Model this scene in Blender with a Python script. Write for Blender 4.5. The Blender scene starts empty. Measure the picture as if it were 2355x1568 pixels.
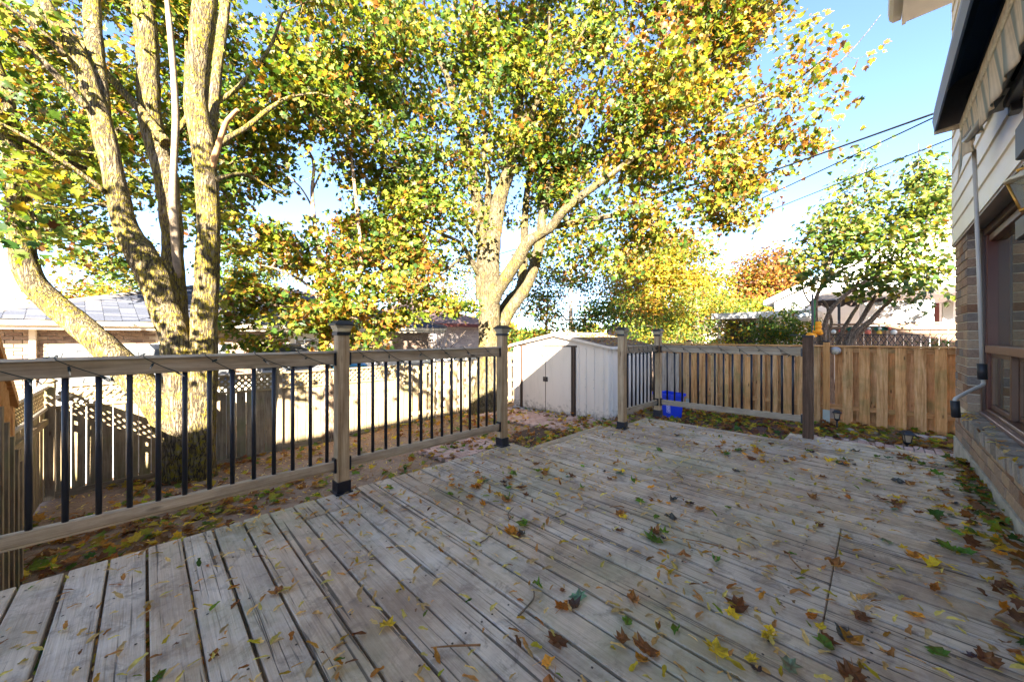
import bpy, bmesh, math, random
import numpy as np
from mathutils import Vector, Matrix, Euler, noise as mnoise

random.seed(7)
rng = np.random.default_rng(7)
SC = bpy.context.scene
COL = SC.collection
PI = math.pi

# ------------------------------------------------------------------ camera, light, exposure
F_PX = 842.0                      # focal length in units of a 2355 px wide frame
CAM_Z = 1.1                       # eye height above the deck; X runs along the house wall, Y away from it
cam_data = bpy.data.cameras.new('camera')
cam = bpy.data.objects.new('camera', cam_data)
COL.objects.link(cam)
cam.location = (0, 0, CAM_Z)
cam.rotation_euler = (math.radians(90), 0, math.radians(-45))
cam_data.sensor_width = 36.0
cam_data.lens = 36.0 * F_PX / 2355.0
cam_data.shift_y = -9.0 / 2355.0
cam_data.clip_start = 0.03
cam_data.clip_end = 2000
SC.camera = cam

SUN_EL = math.radians(25)
SUN_HEAD = math.radians(48)       # azimuth the light travels to, measured from +Y towards +X
head = Vector((math.sin(SUN_HEAD) * math.cos(SUN_EL), math.cos(SUN_HEAD) * math.cos(SUN_EL), -math.sin(SUN_EL)))
world = bpy.data.worlds.new('World')
SC.world = world
world.use_nodes = True
wn = world.node_tree
bg = wn.nodes['Background']
sky = wn.nodes.new('ShaderNodeTexSky')
sky.sky_type = 'NISHITA'
sky.sun_disc = False
sky.sun_elevation = SUN_EL
sky.sun_rotation = math.atan2(-head.x, -head.y)
sky.air_density = 0.6
sky.dust_density = 0.4
sky.ozone_density = 2.2
wn.links.new(sky.outputs[0], bg.inputs[0])
bg.inputs[1].default_value = 0.05
sun_d = bpy.data.lights.new('sun', 'SUN')
sun_d.energy = 5.0
sun_d.angle = math.radians(0.5)
sun_d.color = (1.0, 0.9, 0.74)
sun = bpy.data.objects.new('sun', sun_d)
COL.objects.link(sun)
sun.rotation_euler = head.to_track_quat('-Z', 'Y').to_euler()
sun.location = (-20, -15, 20)
SC.view_settings.view_transform = 'Standard'
SC.view_settings.look = 'None'
SC.view_settings.gamma = 1.0
SC.view_settings.use_curve_mapping = False
SC.view_settings.exposure = 3.9

# ------------------------------------------------------------------ object helpers
W = {}
R2 = math.sqrt(2)


def at(x, y, d):
    """World point seen at photo pixel (x, y) of a 2355 px wide frame, d metres ahead of the camera."""
    r = (x - 1177.5) / F_PX * d
    return Vector(((d + r) / R2, (d - r) / R2, CAM_Z + (775 - y) / F_PX * d))


def ground_z(x, y):
    return -0.64 - 0.0625 * y + 0.0028 * x * y


def add(name, mesh, parent=None, loc=(0, 0, 0), rot=(0, 0, 0), mat=None):
    o = bpy.data.objects.new(name, mesh)
    COL.objects.link(o)
    o.location = loc
    o.rotation_euler = rot
    W[o.name] = Matrix.LocRotScale(Vector(loc), Euler(rot), None)
    if parent is not None:
        o.parent = parent
        o.matrix_parent_inverse = W[parent.name].inverted()
    if mat is not None and not mesh.materials:
        mesh.materials.append(mat)
    return o


def tag(o, label=None, cat=None, group=None, kind=None):
    if label: o['label'] = label
    if cat: o['category'] = cat
    if group: o['group'] = group
    if kind: o['kind'] = kind
    return o


def thing(name, loc, label, cat, group=None, kind=None):
    return tag(add(name, None, None, loc), label, cat, group, kind)


_boxes = {}


def box_mesh(dims, mat, bev=0.0):
    k = (tuple(round(v, 4) for v in dims), mat.name, bev)
    if k in _boxes: return _boxes[k]
    bm = bmesh.new()
    bmesh.ops.create_cube(bm, size=1.0)
    for v in bm.verts:
        v.co = Vector((v.co.x * dims[0], v.co.y * dims[1], v.co.z * dims[2]))
    if bev > 0:
        bmesh.ops.bevel(bm, geom=list(bm.edges), offset=min(bev, min(dims) * 0.45), segments=1, affect='EDGES')
    me = bpy.data.meshes.new('box')
    bm.to_mesh(me)
    bm.free()
    me.materials.append(mat)
    _boxes[k] = me
    return me


def box(name, parent, c, dims, mat, bev=0.0, rot=(0, 0, 0)):
    return add(name, box_mesh(dims, mat, bev), parent, c, rot)


def box2(name, parent, lo, hi, mat, bev=0.0):
    c = [(a + b) / 2 for a, b in zip(lo, hi)]
    return box(name, parent, c, [abs(b - a) for a, b in zip(lo, hi)], mat, bev)


class MB:
    """collects shapes into one mesh"""
    def __init__(s):
        s.v = []; s.f = []; s.sm = []

    def poly(s, pts, smooth=False):
        b = len(s.v)
        s.v += [tuple(p) for p in pts]
        s.f.append(tuple(range(b, b + len(pts)))); s.sm.append(smooth)
        return s

    def box(s, c, dims, rot=None):
        b = len(s.v)
        M = Euler(rot).to_matrix() if rot is not None else None
        for sx in (-.5, .5):
            for sy in (-.5, .5):
                for sz in (-.5, .5):
                    p = Vector((sx * dims[0], sy * dims[1], sz * dims[2]))
                    if M: p = M @ p
                    s.v.append((p.x + c[0], p.y + c[1], p.z + c[2]))
        for q in ((0, 1, 3, 2), (4, 6, 7, 5), (0, 4, 5, 1), (2, 3, 7, 6), (0, 2, 6, 4), (1, 5, 7, 3)):
            s.f.append(tuple(b + i for i in q)); s.sm.append(False)
        return s

    def box2(s, lo, hi):
        return s.box([(a + b) / 2 for a, b in zip(lo, hi)], [abs(b - a) for a, b in zip(lo, hi)])

    def tube(s, pts, rad, n=8, cap=True, wob=0.0, seed=0.0):
        pts = [Vector(p) for p in pts]
        if not hasattr(rad, '__len__'): rad = [rad] * len(pts)
        b0 = len(s.v)
        prev = None
        for i, p in enumerate(pts):
            t = (pts[min(i + 1, len(pts) - 1)] - pts[max(i - 1, 0)])
            if t.length < 1e-9: t = Vector((0, 0, 1))
            t.normalize()
            if prev is None:
                ref = Vector((1, 0, 0)) if abs(t.x) < 0.8 else Vector((0, 1, 0))
                a = (ref - t * ref.dot(t)).normalized()
            else:
                a = (prev - t * prev.dot(t)).normalized()
            prev = a
            c = t.cross(a)
            for k in range(n):
                th = 2 * PI * k / n
                rr = rad[i]
                if wob:
                    q = p + (a * math.cos(th) + c * math.sin(th)) * rr
                    rr *= 1 + wob * mnoise.noise(q * 3.0 + Vector((seed, 0, 0))) + wob * 0.8 * mnoise.noise(q * 8.0)
                s.v.append(tuple(p + (a * math.cos(th) + c * math.sin(th)) * rr))
        for i in range(len(pts) - 1):
            for k in range(n):
                k2 = (k + 1) % n
                s.f.append((b0 + i * n + k, b0 + i * n + k2, b0 + (i + 1) * n + k2, b0 + (i + 1) * n + k)); s.sm.append(True)
        if cap:
            s.f.append(tuple(b0 + k for k in reversed(range(n)))); s.sm.append(False)
            e = b0 + (len(pts) - 1) * n
            s.f.append(tuple(e + k for k in range(n))); s.sm.append(False)
        return s

    def lathe(s, prof, c=(0, 0, 0), n=14, ang=0.0, smooth=True):
        b0 = len(s.v)
        for (r, z) in prof:
            for k in range(n):
                th = 2 * PI * k / n + ang
                s.v.append((c[0] + r * math.cos(th), c[1] + r * math.sin(th), c[2] + z))
        for i in range(len(prof) - 1):
            for k in range(n):
                k2 = (k + 1) % n
                s.f.append((b0 + i * n + k, b0 + i * n + k2, b0 + (i + 1) * n + k2, b0 + (i + 1) * n + k)); s.sm.append(smooth)
        s.f.append(tuple(b0 + k for k in reversed(range(n)))); s.sm.append(False)
        e = b0 + (len(prof) - 1) * n
        s.f.append(tuple(e + k for k in range(n))); s.sm.append(False)
        return s

    def prism(s, prof, axis_vec):
        """closed outline of 3d points extruded along axis_vec"""
        b = len(s.v); n = len(prof); a = Vector(axis_vec)
        s.v += [tuple(p) for p in prof]
        s.v += [tuple(Vector(p) + a) for p in prof]
        for k in range(n):
            k2 = (k + 1) % n
            s.f.append((b + k, b + k2, b + n + k2, b + n + k)); s.sm.append(False)
        s.f.append(tuple(b + k for k in reversed(range(n)))); s.sm.append(False)
        s.f.append(tuple(b + n + k for k in range(n))); s.sm.append(False)
        return s

    def mesh(s, mat, org=(0, 0, 0)):
        me = bpy.data.meshes.new('mesh')
        ox, oy, oz = org
        me.from_pydata([(x - ox, y - oy, z - oz) for x, y, z in s.v], [], s.f)
        me.polygons.foreach_set('use_smooth', s.sm)
        bm = bmesh.new(); bm.from_mesh(me)
        bmesh.ops.recalc_face_normals(bm, faces=bm.faces)
        bm.to_mesh(me); bm.free()
        me.materials.append(mat)
        return me

    def build(s, name, mat, parent=None, org=None, rot=(0, 0, 0)):
        if org is None:
            org = W[parent.name].translation if parent is not None else (0, 0, 0)
        return add(name, s.mesh(mat, org), parent, org, rot)


CAMV = Vector((0, 0, CAM_Z))


def pieces(name, plural, parent, items, mat, bev=0.0, cap=300, label=None):
    """items: (centre, dims, rot). The nearest become objects of their own, the rest one joined part."""
    items = sorted(items, key=lambda i: (Vector(i[0]) - CAMV).length)
    for c, d, r in items[:cap]:
        box(name, parent, c, d, mat, bev, r or (0, 0, 0))
    if len(items) > cap:
        m = MB()
        for c, d, r in items[cap:]: m.box(c, d, r)
        tag(m.build(plural, mat, parent), kind='stuff')


def smooth_path(pts, rad, sub=5):
    """Catmull-Rom through the points"""
    P = [Vector(p) for p in pts]; out = []; ro = []
    for i in range(len(P) - 1):
        p0 = P[max(i - 1, 0)]; p1 = P[i]; p2 = P[i + 1]; p3 = P[min(i + 2, len(P) - 1)]
        for k in range(sub):
            t = k / sub
            out.append(0.5 * ((2 * p1) + (p2 - p0) * t + (2 * p0 - 5 * p1 + 4 * p2 - p3) * t * t + (3 * p1 - p0 - 3 * p2 + p3) * t ** 3))
            ro.append(rad[i] * (1 - t) + rad[i + 1] * t)
    out.append(P[-1]); ro.append(rad[-1])
    return out, ro


# ------------------------------------------------------------------ materials
class Mat:
    def __init__(s, name):
        s.m = bpy.data.materials.new(name)
        s.m.use_nodes = True
        s.t = s.m.node_tree
        s.p = s.t.nodes['Principled BSDF']
        s.out = s.t.nodes['Material Output']

    def n(s, typ, ins=None, **props):
        nd = s.t.nodes.new('ShaderNode' + typ)
        for k, v in props.items(): setattr(nd, k, v)
        for k, v in (ins or {}).items(): s.set(nd.inputs[k], v)
        return nd

    def set(s, sock, v):
        if isinstance(v, bpy.types.NodeSocket): s.t.links.new(v, sock)
        elif isinstance(v, bpy.types.Node): s.t.links.new(v.outputs[0], sock)
        else:
            if hasattr(v, '__len__') and len(v) == 3 and sock.type == 'RGBA': v = (*v, 1)
            sock.default_value = v

    def mix(s, fac, a, b, mode='MIX'):
        nd = s.t.nodes.new('ShaderNodeMix')
        nd.data_type = 'RGBA'; nd.blend_type = mode
        s.set(nd.inputs[0], fac); s.set(nd.inputs[6], a); s.set(nd.inputs[7], b)
        return nd.outputs[2]

    def math(s, op, a, b=0.0, clamp=False):
        nd = s.t.nodes.new('ShaderNodeMath'); nd.operation = op; nd.use_clamp = clamp
        s.set(nd.inputs[0], a); s.set(nd.inputs[1], b)
        return nd.outputs[0]

    def ramp(s, fac, stops, interp='LINEAR'):
        nd = s.t.nodes.new('ShaderNodeValToRGB')
        cr = nd.color_ramp; cr.interpolation = interp
        while len(cr.elements) < len(stops): cr.elements.new(0.5)
        for e, (p, c) in zip(cr.elements, stops):
            e.position = p
            e.color = (*c, 1) if hasattr(c, '__len__') else (c, c, c, 1)
        s.set(nd.inputs[0], fac)
        return nd.outputs[0]

    def noise(s, vec, scale, detail=4, rough=0.6, dist=0.0):
        return s.n('TexNoise', {'Vector': vec, 'Scale': scale, 'Detail': detail, 'Roughness': rough, 'Distortion': dist}).outputs[0]

    def obj(s): return s.n('TexCoord').outputs['Object']
    def pos(s): return s.n('NewGeometry').outputs['Position']

    def rand(s):
        a = s.n('ObjectInfo').outputs['Random']
        b = s.n('NewGeometry').outputs['Random Per Island']
        return s.math('FRACT', s.math('ADD', a, b))

    def scaled(s, vec, sc, off=None):
        nd = s.n('Mapping', {'Vector': vec, 'Scale': sc})
        if off is not None: s.set(nd.inputs['Location'], off)
        return nd.outputs[0]

    def bump(s, h, strength=0.4, dist=0.01):
        nd = s.n('Bump', {'Height': h, 'Strength': strength, 'Distance': dist})
        s.set(s.p.inputs['Normal'], nd.outputs[0])

    def fin(s, color=None, rough=0.7, metal=0.0, spec=0.4):
        if color is not None: s.set(s.p.inputs['Base Color'], color)
        s.set(s.p.inputs['Roughness'], rough)
        s.p.inputs['Metallic'].default_value = metal
        s.p.inputs['Specular IOR Level'].default_value = spec
        return s.m


_mats = {}


def plain(name, col, rough=0.6, var=0.12, scale=6.0, metal=0.0, spec=0.4, bump=0.0):
    if name in _mats: return _mats[name]
    a = Mat(name)
    nz = a.noise(a.obj(), scale, 5)
    f = a.ramp(nz, [(0.3, 1 - var), (0.7, 1 + var)])
    c = a.mix(1.0, col, f, 'MULTIPLY')
    if bump: a.bump(a.noise(a.obj(), scale * 12, 3), bump, 0.004)
    _mats[name] = a.fin(c, rough, metal, spec)
    return _mats[name]


WOODS = {
    # three grain tones, strength of grey stains, knots, green tinge, spread of piece-to-piece value
    'rail': [(.24, .185, .125), (.43, .35, .255), (.58, .50, .385), .4, 1, .03, .2],
    'post': [(.20, .12, .06), (.44, .32, .19), (.60, .48, .33), .4, 1, .03, .2],
    'darkpost': [(.055, .032, .02), (.12, .07, .045), (.2, .13, .085), .4, 0, 0, .2],
    'cedar': [(.28, .13, .045), (.56, .33, .15), (.70, .47, .26), .3, 1, .15, 1.0],
    'oldfence': [(.12, .088, .052), (.235, .18, .112), (.33, .265, .17), .45, 1, .14, .35],
    'lattice': [(.15, .105, .05), (.27, .20, .105), (.35, .275, .16), .2, 0, .1, .35],
    'orange': [(.34, .15, .045), (.5, .25, .085), (.56, .3, .12), .1, 0, 0, .2],
    'nfence': [(.16, .10, .07), (.3, .2, .14), (.4, .3, .22), .5, 0, 0, .5],
    'grey': [(.2, .165, .13), (.38, .325, .27), (.52, .46, .385), .3, 1, .03, .3],
}


def wood(kind, axis='z'):
    key = 'wood_%s_%s' % (kind, axis)
    if key in _mats: return _mats[key]
    c0, c1, c2, stain, knots, green, spread = WOODS[kind]
    a = Mat(key)
    rnd = a.rand()
    off = a.n('CombineXYZ', {'X': a.math('MULTIPLY', rnd, 91.0), 'Y': a.math('MULTIPLY', rnd, 57.0), 'Z': a.math('MULTIPLY', rnd, 33.0)}).outputs[0]
    v = a.n('VectorMath', {0: a.obj(), 1: off}, operation='ADD').outputs[0]
    sc = {'x': (1.6, 26, 26), 'y': (26, 1.6, 26), 'z': (26, 26, 1.6)}[axis]
    fs = {'x': (5, 160, 160), 'y': (160, 5, 160), 'z': (160, 160, 5)}[axis]
    g = a.noise(a.scaled(v, sc), 1.0, 6, 0.65, 0.6)
    g2 = a.noise(a.scaled(v, fs), 1.0, 3, 0.6)
    gg = a.math('ADD', a.math('MULTIPLY', g, 0.7), a.math('MULTIPLY', g2, 0.3))
    c = a.ramp(gg, [(0.33, c0), (0.5, c1), (0.66, c2)])
    # piece-to-piece hue and value
    c = a.mix(a.math('MULTIPLY', rnd, spread * 0.55), c, a.mix(1.0, c, (.72, .66, .6), 'MULTIPLY'))
    r2 = a.math('FRACT', a.math('MULTIPLY', rnd, 17.3))
    c = a.mix(a.math('MULTIPLY', r2, spread * 0.5), c, a.mix(1.0, c, (1.3, 1.0, .62), 'MULTIPLY'))
    st = a.noise(v, 5.0, 5, 0.7)
    c = a.mix(a.math('MULTIPLY', a.ramp(st, [(0.45, 0), (0.7, 1)]), stain), c, a.mix(1.0, c, (.45, .42, .42), 'MULTIPLY'))
    if green:
        gn = a.noise(v, 2.3, 4, 0.6)
        c = a.mix(a.math('MULTIPLY', a.ramp(gn, [(0.5, 0), (0.72, 1)]), min(1, green * 4)), c, (.17, .18, .06))
    if knots:
        ks = {'x': (2.6, 9, 9), 'y': (9, 2.6, 9), 'z': (9, 9, 2.6)}[axis]
        vo = a.n('TexVoronoi', {'Vector': a.scaled(v, ks), 'Scale': 1.0}).outputs['Distance']
        c = a.mix(a.ramp(vo, [(0.05, .85), (0.13, 0)]), c, (.06, .03, .015))
    a.bump(gg, 0.5, 0.006)
    _mats[key] = a.fin(c, 0.82, 0, 0.25)
    return _mats[key]


def deck_mat():
    a = Mat('weathered_deck')
    rnd = a.rand()
    off = a.n('CombineXYZ', {'X': a.math('MULTIPLY', rnd, 91.0), 'Y': a.math('MULTIPLY', rnd, 57.0)}).outputs[0]
    v = a.n('VectorMath', {0: a.obj(), 1: off}, operation='ADD').outputs[0]
    g = a.noise(a.scaled(v, (30, 1.3, 30)), 1.0, 7, 0.7, 0.8)
    g2 = a.noise(a.scaled(v, (190, 5, 190)), 1.0, 4, 0.65, 0.3)
    gg = a.math('ADD', a.math('MULTIPLY', g, 0.55), a.math('MULTIPLY', g2, 0.45))
    c = a.ramp(gg, [(0.31, (.22, .165, .12)), (0.42, (.54, .45, .36)), (0.54, (.68, .585, .48)), (0.68, (.78, .69, .58))])
    c = a.mix(a.math('MULTIPLY', rnd, 0.6), c, a.mix(1.0, c, (.66, .6, .54), 'MULTIPLY'))
    r2 = a.math('FRACT', a.math('MULTIPLY', rnd, 13.7))
    c = a.mix(a.math('MULTIPLY', r2, 0.6), c, a.mix(1.0, c, (1.02, .88, .72), 'MULTIPLY'))
    P = a.pos()
    s1 = a.noise(P, 2.2, 6, 0.7, 0.4)
    c = a.mix(a.math('MULTIPLY', a.ramp(s1, [(0.46, 0), (0.62, 1)]), 0.62), c, a.mix(1.0, c, (.46, .42, .42), 'MULTIPLY'))
    s5 = a.noise(P, 9.0, 5, 0.75, 0.6)
    c = a.mix(a.math('MULTIPLY', a.ramp(s5, [(0.52, 0), (0.66, 1)]), 0.6), c, (.15, .115, .095))
    s2 = a.noise(a.scaled(P, (1, 1, 1), (4.3, 1.7, 0)), 1.5, 5, 0.65)
    c = a.mix(a.math('MULTIPLY', a.ramp(s2, [(0.49, 0), (0.68, 1)]), 0.5), c, (.26, .29, .16))
    s3 = a.noise(a.scaled(P, (1, 1, 1), (9.1, 6.2, 0)), 1.1, 5, 0.65)
    c = a.mix(a.math('MULTIPLY', a.ramp(s3, [(0.47, 0), (0.66, 1)]), 0.5), c, (.34, .22, .145))
    s4 = a.noise(a.scaled(P, (1, 1, 1), (2.1, 8.8, 0)), 3.4, 5, 0.7)
    c = a.mix(a.math('MULTIPLY', a.ramp(s4, [(0.56, 0), (0.72, 1)]), 0.5), c, (.68, .63, .56))
    # long drying cracks along the boards
    cr = a.noise(a.scaled(v, (46, .8, 46)), 1.0, 3, 0.5, 1.0)
    crack = a.ramp(cr, [(0.335, 1), (0.385, 0)])
    c = a.mix(a.math('MULTIPLY', crack, 0.8), c, (.045, .035, .03))
    a.bump(a.math('SUBTRACT', gg, a.math('MULTIPLY', crack, 0.5)), 0.75, 0.008)
    return a.fin(c, 0.66, 0, 0.35)


def bark_mat(name, base, light, lichen, lichen_amt, scale=1.0):
    a = Mat(name)
    P = a.pos()
    wv = a.n('TexNoise', {'Vector': P, 'Scale': 2.2, 'Detail': 3.0}).outputs['Color']
    v = a.n('VectorMath', {0: P, 1: a.n('VectorMath', {0: wv, 1: (.10, .10, .05)}, operation='MULTIPLY').outputs[0]}, operation='ADD').outputs[0]
    r1 = a.noise(a.scaled(v, (26 * scale, 26 * scale, 3.6 * scale)), 1.0, 5, 0.55)
    r1 = a.math('ABSOLUTE', a.math('MULTIPLY', a.math('SUBTRACT', r1, .5), 2.0))
    r2 = a.noise(a.scaled(v, (70 * scale, 70 * scale, 10 * scale)), 1.0, 5, 0.65)
    ridge = a.ramp(r1, [(0.0, 0), (0.10, .55), (0.32, 1)])
    h = a.math('ADD', a.math('MULTIPLY', ridge, 0.62), a.math('MULTIPLY', r2, 0.42))
    c = a.ramp(h, [(0.2, (base[0] * .32, base[1] * .3, base[2] * .27)), (0.5, base), (0.9, light)])
    big = a.noise(P, 1.3, 4, .6)
    c = a.mix(1.0, c, a.ramp(big, [(.35, .7), (.65, 1.2)]), 'MULTIPLY')
    l1 = a.noise(P, 2.4, 6, 0.75, 0.4)
    l2 = a.noise(P, 22, 4, 0.7)
    lf = a.math('MULTIPLY', a.ramp(l1, [(0.57 - lichen_amt * 0.2, 0), (0.68 - lichen_amt * 0.16, 1)]), a.ramp(l2, [(0.40, 0), (0.56, 1)]))
    lf = a.math('MULTIPLY', lf, a.ramp(h, [(0.3, 0), (0.55, 1)]))
    c = a.mix(a.math('MULTIPLY', lf, 0.9), c, lichen)
    a.bump(h, 1.0, 0.03 / scale)
    return a.fin(c, 0.92, 0, 0.12)


def leaf_mat(name, trans=0.4, gloss=0.35):
    a = Mat(name)
    at_ = a.n('Attribute', attribute_name='tint')
    c = at_.outputs['Color']
    nz = a.noise(a.pos(), 55.0, 2)
    c = a.mix(1.0, c, a.ramp(nz, [(0.3, .75), (0.7, 1.22)]), 'MULTIPLY')
    a.fin(c, 0.5, 0, gloss)
    tr = a.n('BsdfTranslucent', {'Color': a.mix(1.0, c, (1.5, 1.45, .9), 'MULTIPLY')})
    mx = a.n('MixShader', {0: trans, 1: a.p.outputs[0], 2: tr.outputs[0]})
    a.t.links.new(mx.outputs[0], a.out.inputs[0])
    return a.m


def brick_mat(name, stops, rough=0.9):
    a = Mat(name)
    r = a.rand()
    c = a.ramp(r, stops, 'CONSTANT')
    nz = a.noise(a.pos(), 60, 4, 0.7)
    c = a.mix(1.0, c, a.ramp(nz, [(0.3, .72), (0.7, 1.25)]), 'MULTIPLY')
    a.bump(a.noise(a.pos(), 90, 4, 0.7), 0.6, 0.006)
    return a.fin(c, rough, 0, 0.2)


DECK = deck_mat()
BLACK = plain('black_metal', (.012, .013, .022), .38, .2, 20, 0, .5)
BLACKP = plain('black_plastic', (.015, .016, .02), .5, .2, 12)
WIRE = plain('green_wire', (.008, .02, .018), .5, .1)
WHITE = plain('white_paint', (.74, .73, .70), .5, .06)
SIDING = plain('cream_siding', (.78, .73, .64), .45, .05, 2.0, 0, .4)
SOFFIT = plain('soffit_white', (.66, .64, .6), .55, .05)
MORTAR = plain('mortar', (.62, .54, .42), .95, .2, 30, 0, .1, .4)
CONC = plain('concrete', (.40, .37, .31), .95, .25, 9, 0, .1, .5)
BRICK = brick_mat('brown_brick', [(0, (.27, .18, .125)), (.2, (.33, .23, .16)), (.4, (.22, .12, .07)), (.55, (.30, .21, .15)), (.72, (.20, .165, .14)), (.86, (.37, .26, .17))])
BRICKF = brick_mat('neighbour_brick', [(0, (.19, .135, .10)), (.3, (.24, .175, .125)), (.6, (.16, .11, .085)), (.8, (.28, .21, .15))])
ROWL = brick_mat('weathered_sill_brick', [(0, (.22, .19, .16)), (.3, (.28, .24, .2)), (.6, (.18, .15, .125)), (.8, (.32, .28, .23))])
PAVER = brick_mat('pink_paver', [(0, (.38, .25, .21)), (.3, (.44, .31, .26)), (.6, (.33, .23, .2)), (.8, (.4, .3, .26))])
DFRAME = plain('dark_window_frame', (.035, .014, .012), .3, .2, 5, 0, .5)
BFRAME = plain('bronze_window_frame', (.10, .05, .032), .35, .2, 5, 0, .5)
GREYM = plain('grey_metal', (.33, .33, .34), .35, .08, 8, .6)
CREAM = plain('cream_trim', (.56, .5, .38), .6, .06)


def glass_mat(name, tint=(.012, .014, .014), spec=.5):
    a = Mat(name)
    return a.fin(tint, 0.02, 0, spec)


GLASS = glass_mat('window_glass', (.05, .05, .035), .8)
_g = GLASS.node_tree
_gl = _g.nodes.new('ShaderNodeBsdfGlossy'); _gl.inputs['Roughness'].default_value = .01; _gl.inputs['Color'].default_value = (.9, .9, .82, 1)
_mx = _g.nodes.new('ShaderNodeMixShader'); _mx.inputs[0].default_value = .3
_g.links.new(_g.nodes['Principled BSDF'].outputs[0], _mx.inputs[1]); _g.links.new(_gl.outputs[0], _mx.inputs[2])
_g.links.new(_mx.outputs[0], _g.nodes['Material Output'].inputs[0])
FARGLASS = glass_mat('far_window_glass', (.05, .055, .045), .4)


def lens_mat():
    a = Mat('frosted_lens')
    a.fin((.75, .68, .52), .15, 0, .5)
    a.p.inputs['Transmission Weight'].default_value = .55
    return a.m


LENS = lens_mat()

# ------------------------------------------------------------------ ground
def gz(x, y):
    return ground_z(min(max(x, -6), 13), min(max(y, -3), 13))


def dirt_mat():
    a = Mat('garden_soil')
    P = a.pos()
    n1 = a.noise(P, 1.3, 6, 0.65); n2 = a.noise(P, 18, 6, 0.75); n3 = a.noise(P, 90, 3, 0.7)
    c = a.ramp(n2, [(0.3, (.13, .085, .06)), (0.5, (.25, .175, .125)), (0.7, (.36, .265, .19))])
    c = a.mix(a.ramp(n1, [(0.45, 0), (0.65, .7)]), c, (.34, .25, .19))
    c = a.mix(a.math('MULTIPLY', a.ramp(n3, [(0.6, 0), (0.7, 1)]), .5), c, (.42, .3, .16))
    a.bump(a.math('ADD', n2, a.math('MULTIPLY', n3, .4)), .8, .03)
    return a.fin(c, .95, 0, .1)


def grid_sheet(xs, ys, zf):
    m = MB()
    nx, ny = len(xs), len(ys)
    m.v = [(x, y, zf(x, y)) for x in xs for y in ys]
    for i in range(nx - 1):
        for j in range(ny - 1):
            m.f.append((i * ny + j, (i + 1) * ny + j, (i + 1) * ny + j + 1, i * ny + j + 1)); m.sm.append(True)
    return m


DIRT = dirt_mat()
xs = [-600, -200, -80, -40, -20] + [x * .5 for x in range(-20, 29)] + [16, 20, 30, 60, 200, 600]
ys = [-600, -200, -80, -40, -20] + [y * .5 for y in range(-8, 29)] + [16, 20, 30, 60, 200, 600]
gr = grid_sheet(xs, ys, lambda x, y: gz(x, y) + .025 * mnoise.noise(Vector((x * .9, y * .9, 0)))).build('ground', DIRT)
tag(gr, 'bare brown soil of the back yard strewn with autumn leaves', 'ground', kind='structure')

MULCH = plain('dark_mulch', (.075, .05, .04), .95, .5, 40, 0, .1, .8)
mb = grid_sheet([x * .25 for x in range(17, 26)], [y * .25 for y in range(11, 22)], lambda x, y: gz(x, y) + .035)
tag(mb.build('mulch_bed', MULCH), 'dark mulch bed between the deck opening and the shed', 'garden bed', kind='structure')
mb = grid_sheet([x * .25 for x in range(21, 39)], [y * .25 for y in range(2, 16)], lambda x, y: gz(x, y) + .03)
tag(mb.build('planting_bed', plain('red_mulch', (.12, .07, .06), .95, .5, 40, 0, .1, .8)), 'brown soil bed between the deck railing and cedar fence', 'garden bed', kind='structure')


def paving(name, label, x0, x1, y0, y1, herring=False):
    base = grid_sheet([x0 + (x1 - x0) * i / 6 for i in range(7)], [y0 + (y1 - y0) * i / 6 for i in range(7)], lambda x, y: gz(x, y) + .028)
    root = tag(base.build(name, plain('paver_sand', (.2, .16, .13), .95, .3, 30), None, (0, 0, 0)), label, 'paving', kind='structure')
    items = []
    L, Wd = .205, .1025
    j = 0
    y = y0
    while y < y1 - .04:
        x = x0 + (L / 2 if j % 2 else 0) * .999
        while x < x1 - .1:
            cx, cy = x + L / 2, y + Wd / 2
            items.append(((cx, cy, gz(cx, cy) + .03 + random.uniform(-.004, .004)), (L - .007, Wd - .007, .05),
                          (random.uniform(-.02, .02), random.uniform(-.02, .02), random.uniform(-.015, .015))))
            x += L
        y += Wd; j += 1
    pieces('paver', 'pavers', root, items, PAVER, .004, 300)


paving('paved_path', 'pink brick path across the soil behind the second railing section', 3.35, 4.6, 4.75, 5.75)
paving('paved_walk', 'pink brick walk along the front of the cream shed', 6.0, 7.3, 3.3, 7.4)
paving('paved_corner', 'pink brick paving beside the house corner below the cedar fence', 5.45, 8.3, -1.3, .95)

# ------------------------------------------------------------------ deck
deck = thing('deck', (0, 0, 0), 'weathered grey timber deck littered with autumn leaves', 'deck', kind='structure')
PITCH = .1345
bx0 = .005 - 9 * PITCH
deck_cells = []
i = 0
x = bx0
while x < 5.22:
    cx = x + PITCH / 2
    y_far = 2.70 if cx < 2.66 else (2.36 if cx < 4.02 else (2.25 if cx < 4.87 else .72))
    if cx > 4.87: y_far = .72
    cuts = [-.548]
    if 1.72 < cx < 2.78: cuts.append(.15)
    elif .66 < cx < .95: cuts.append(2.44)
    elif 2.9 < cx < 3.3 or 3.8 < cx < 4.0: cuts.append(1.2)
    elif cx < -.4: cuts.append(.9)
    cuts.append(y_far)
    for a_, b_ in zip(cuts[:-1], cuts[1:]):
        g = .0035
        jit = random.uniform(-.0025, .0022)
        box('deck_board', deck, (cx + random.uniform(-.0015, .0015), (a_ + b_) / 2, -.019 + jit),
            (PITCH - random.uniform(.0075, .0135), b_ - a_ - g, .038), DECK, .0035,
            (random.uniform(-.0008, .0008), random.uniform(-.014, .014), random.uniform(-.0013, .0013)))
    x += PITCH
scr = MB()
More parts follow.
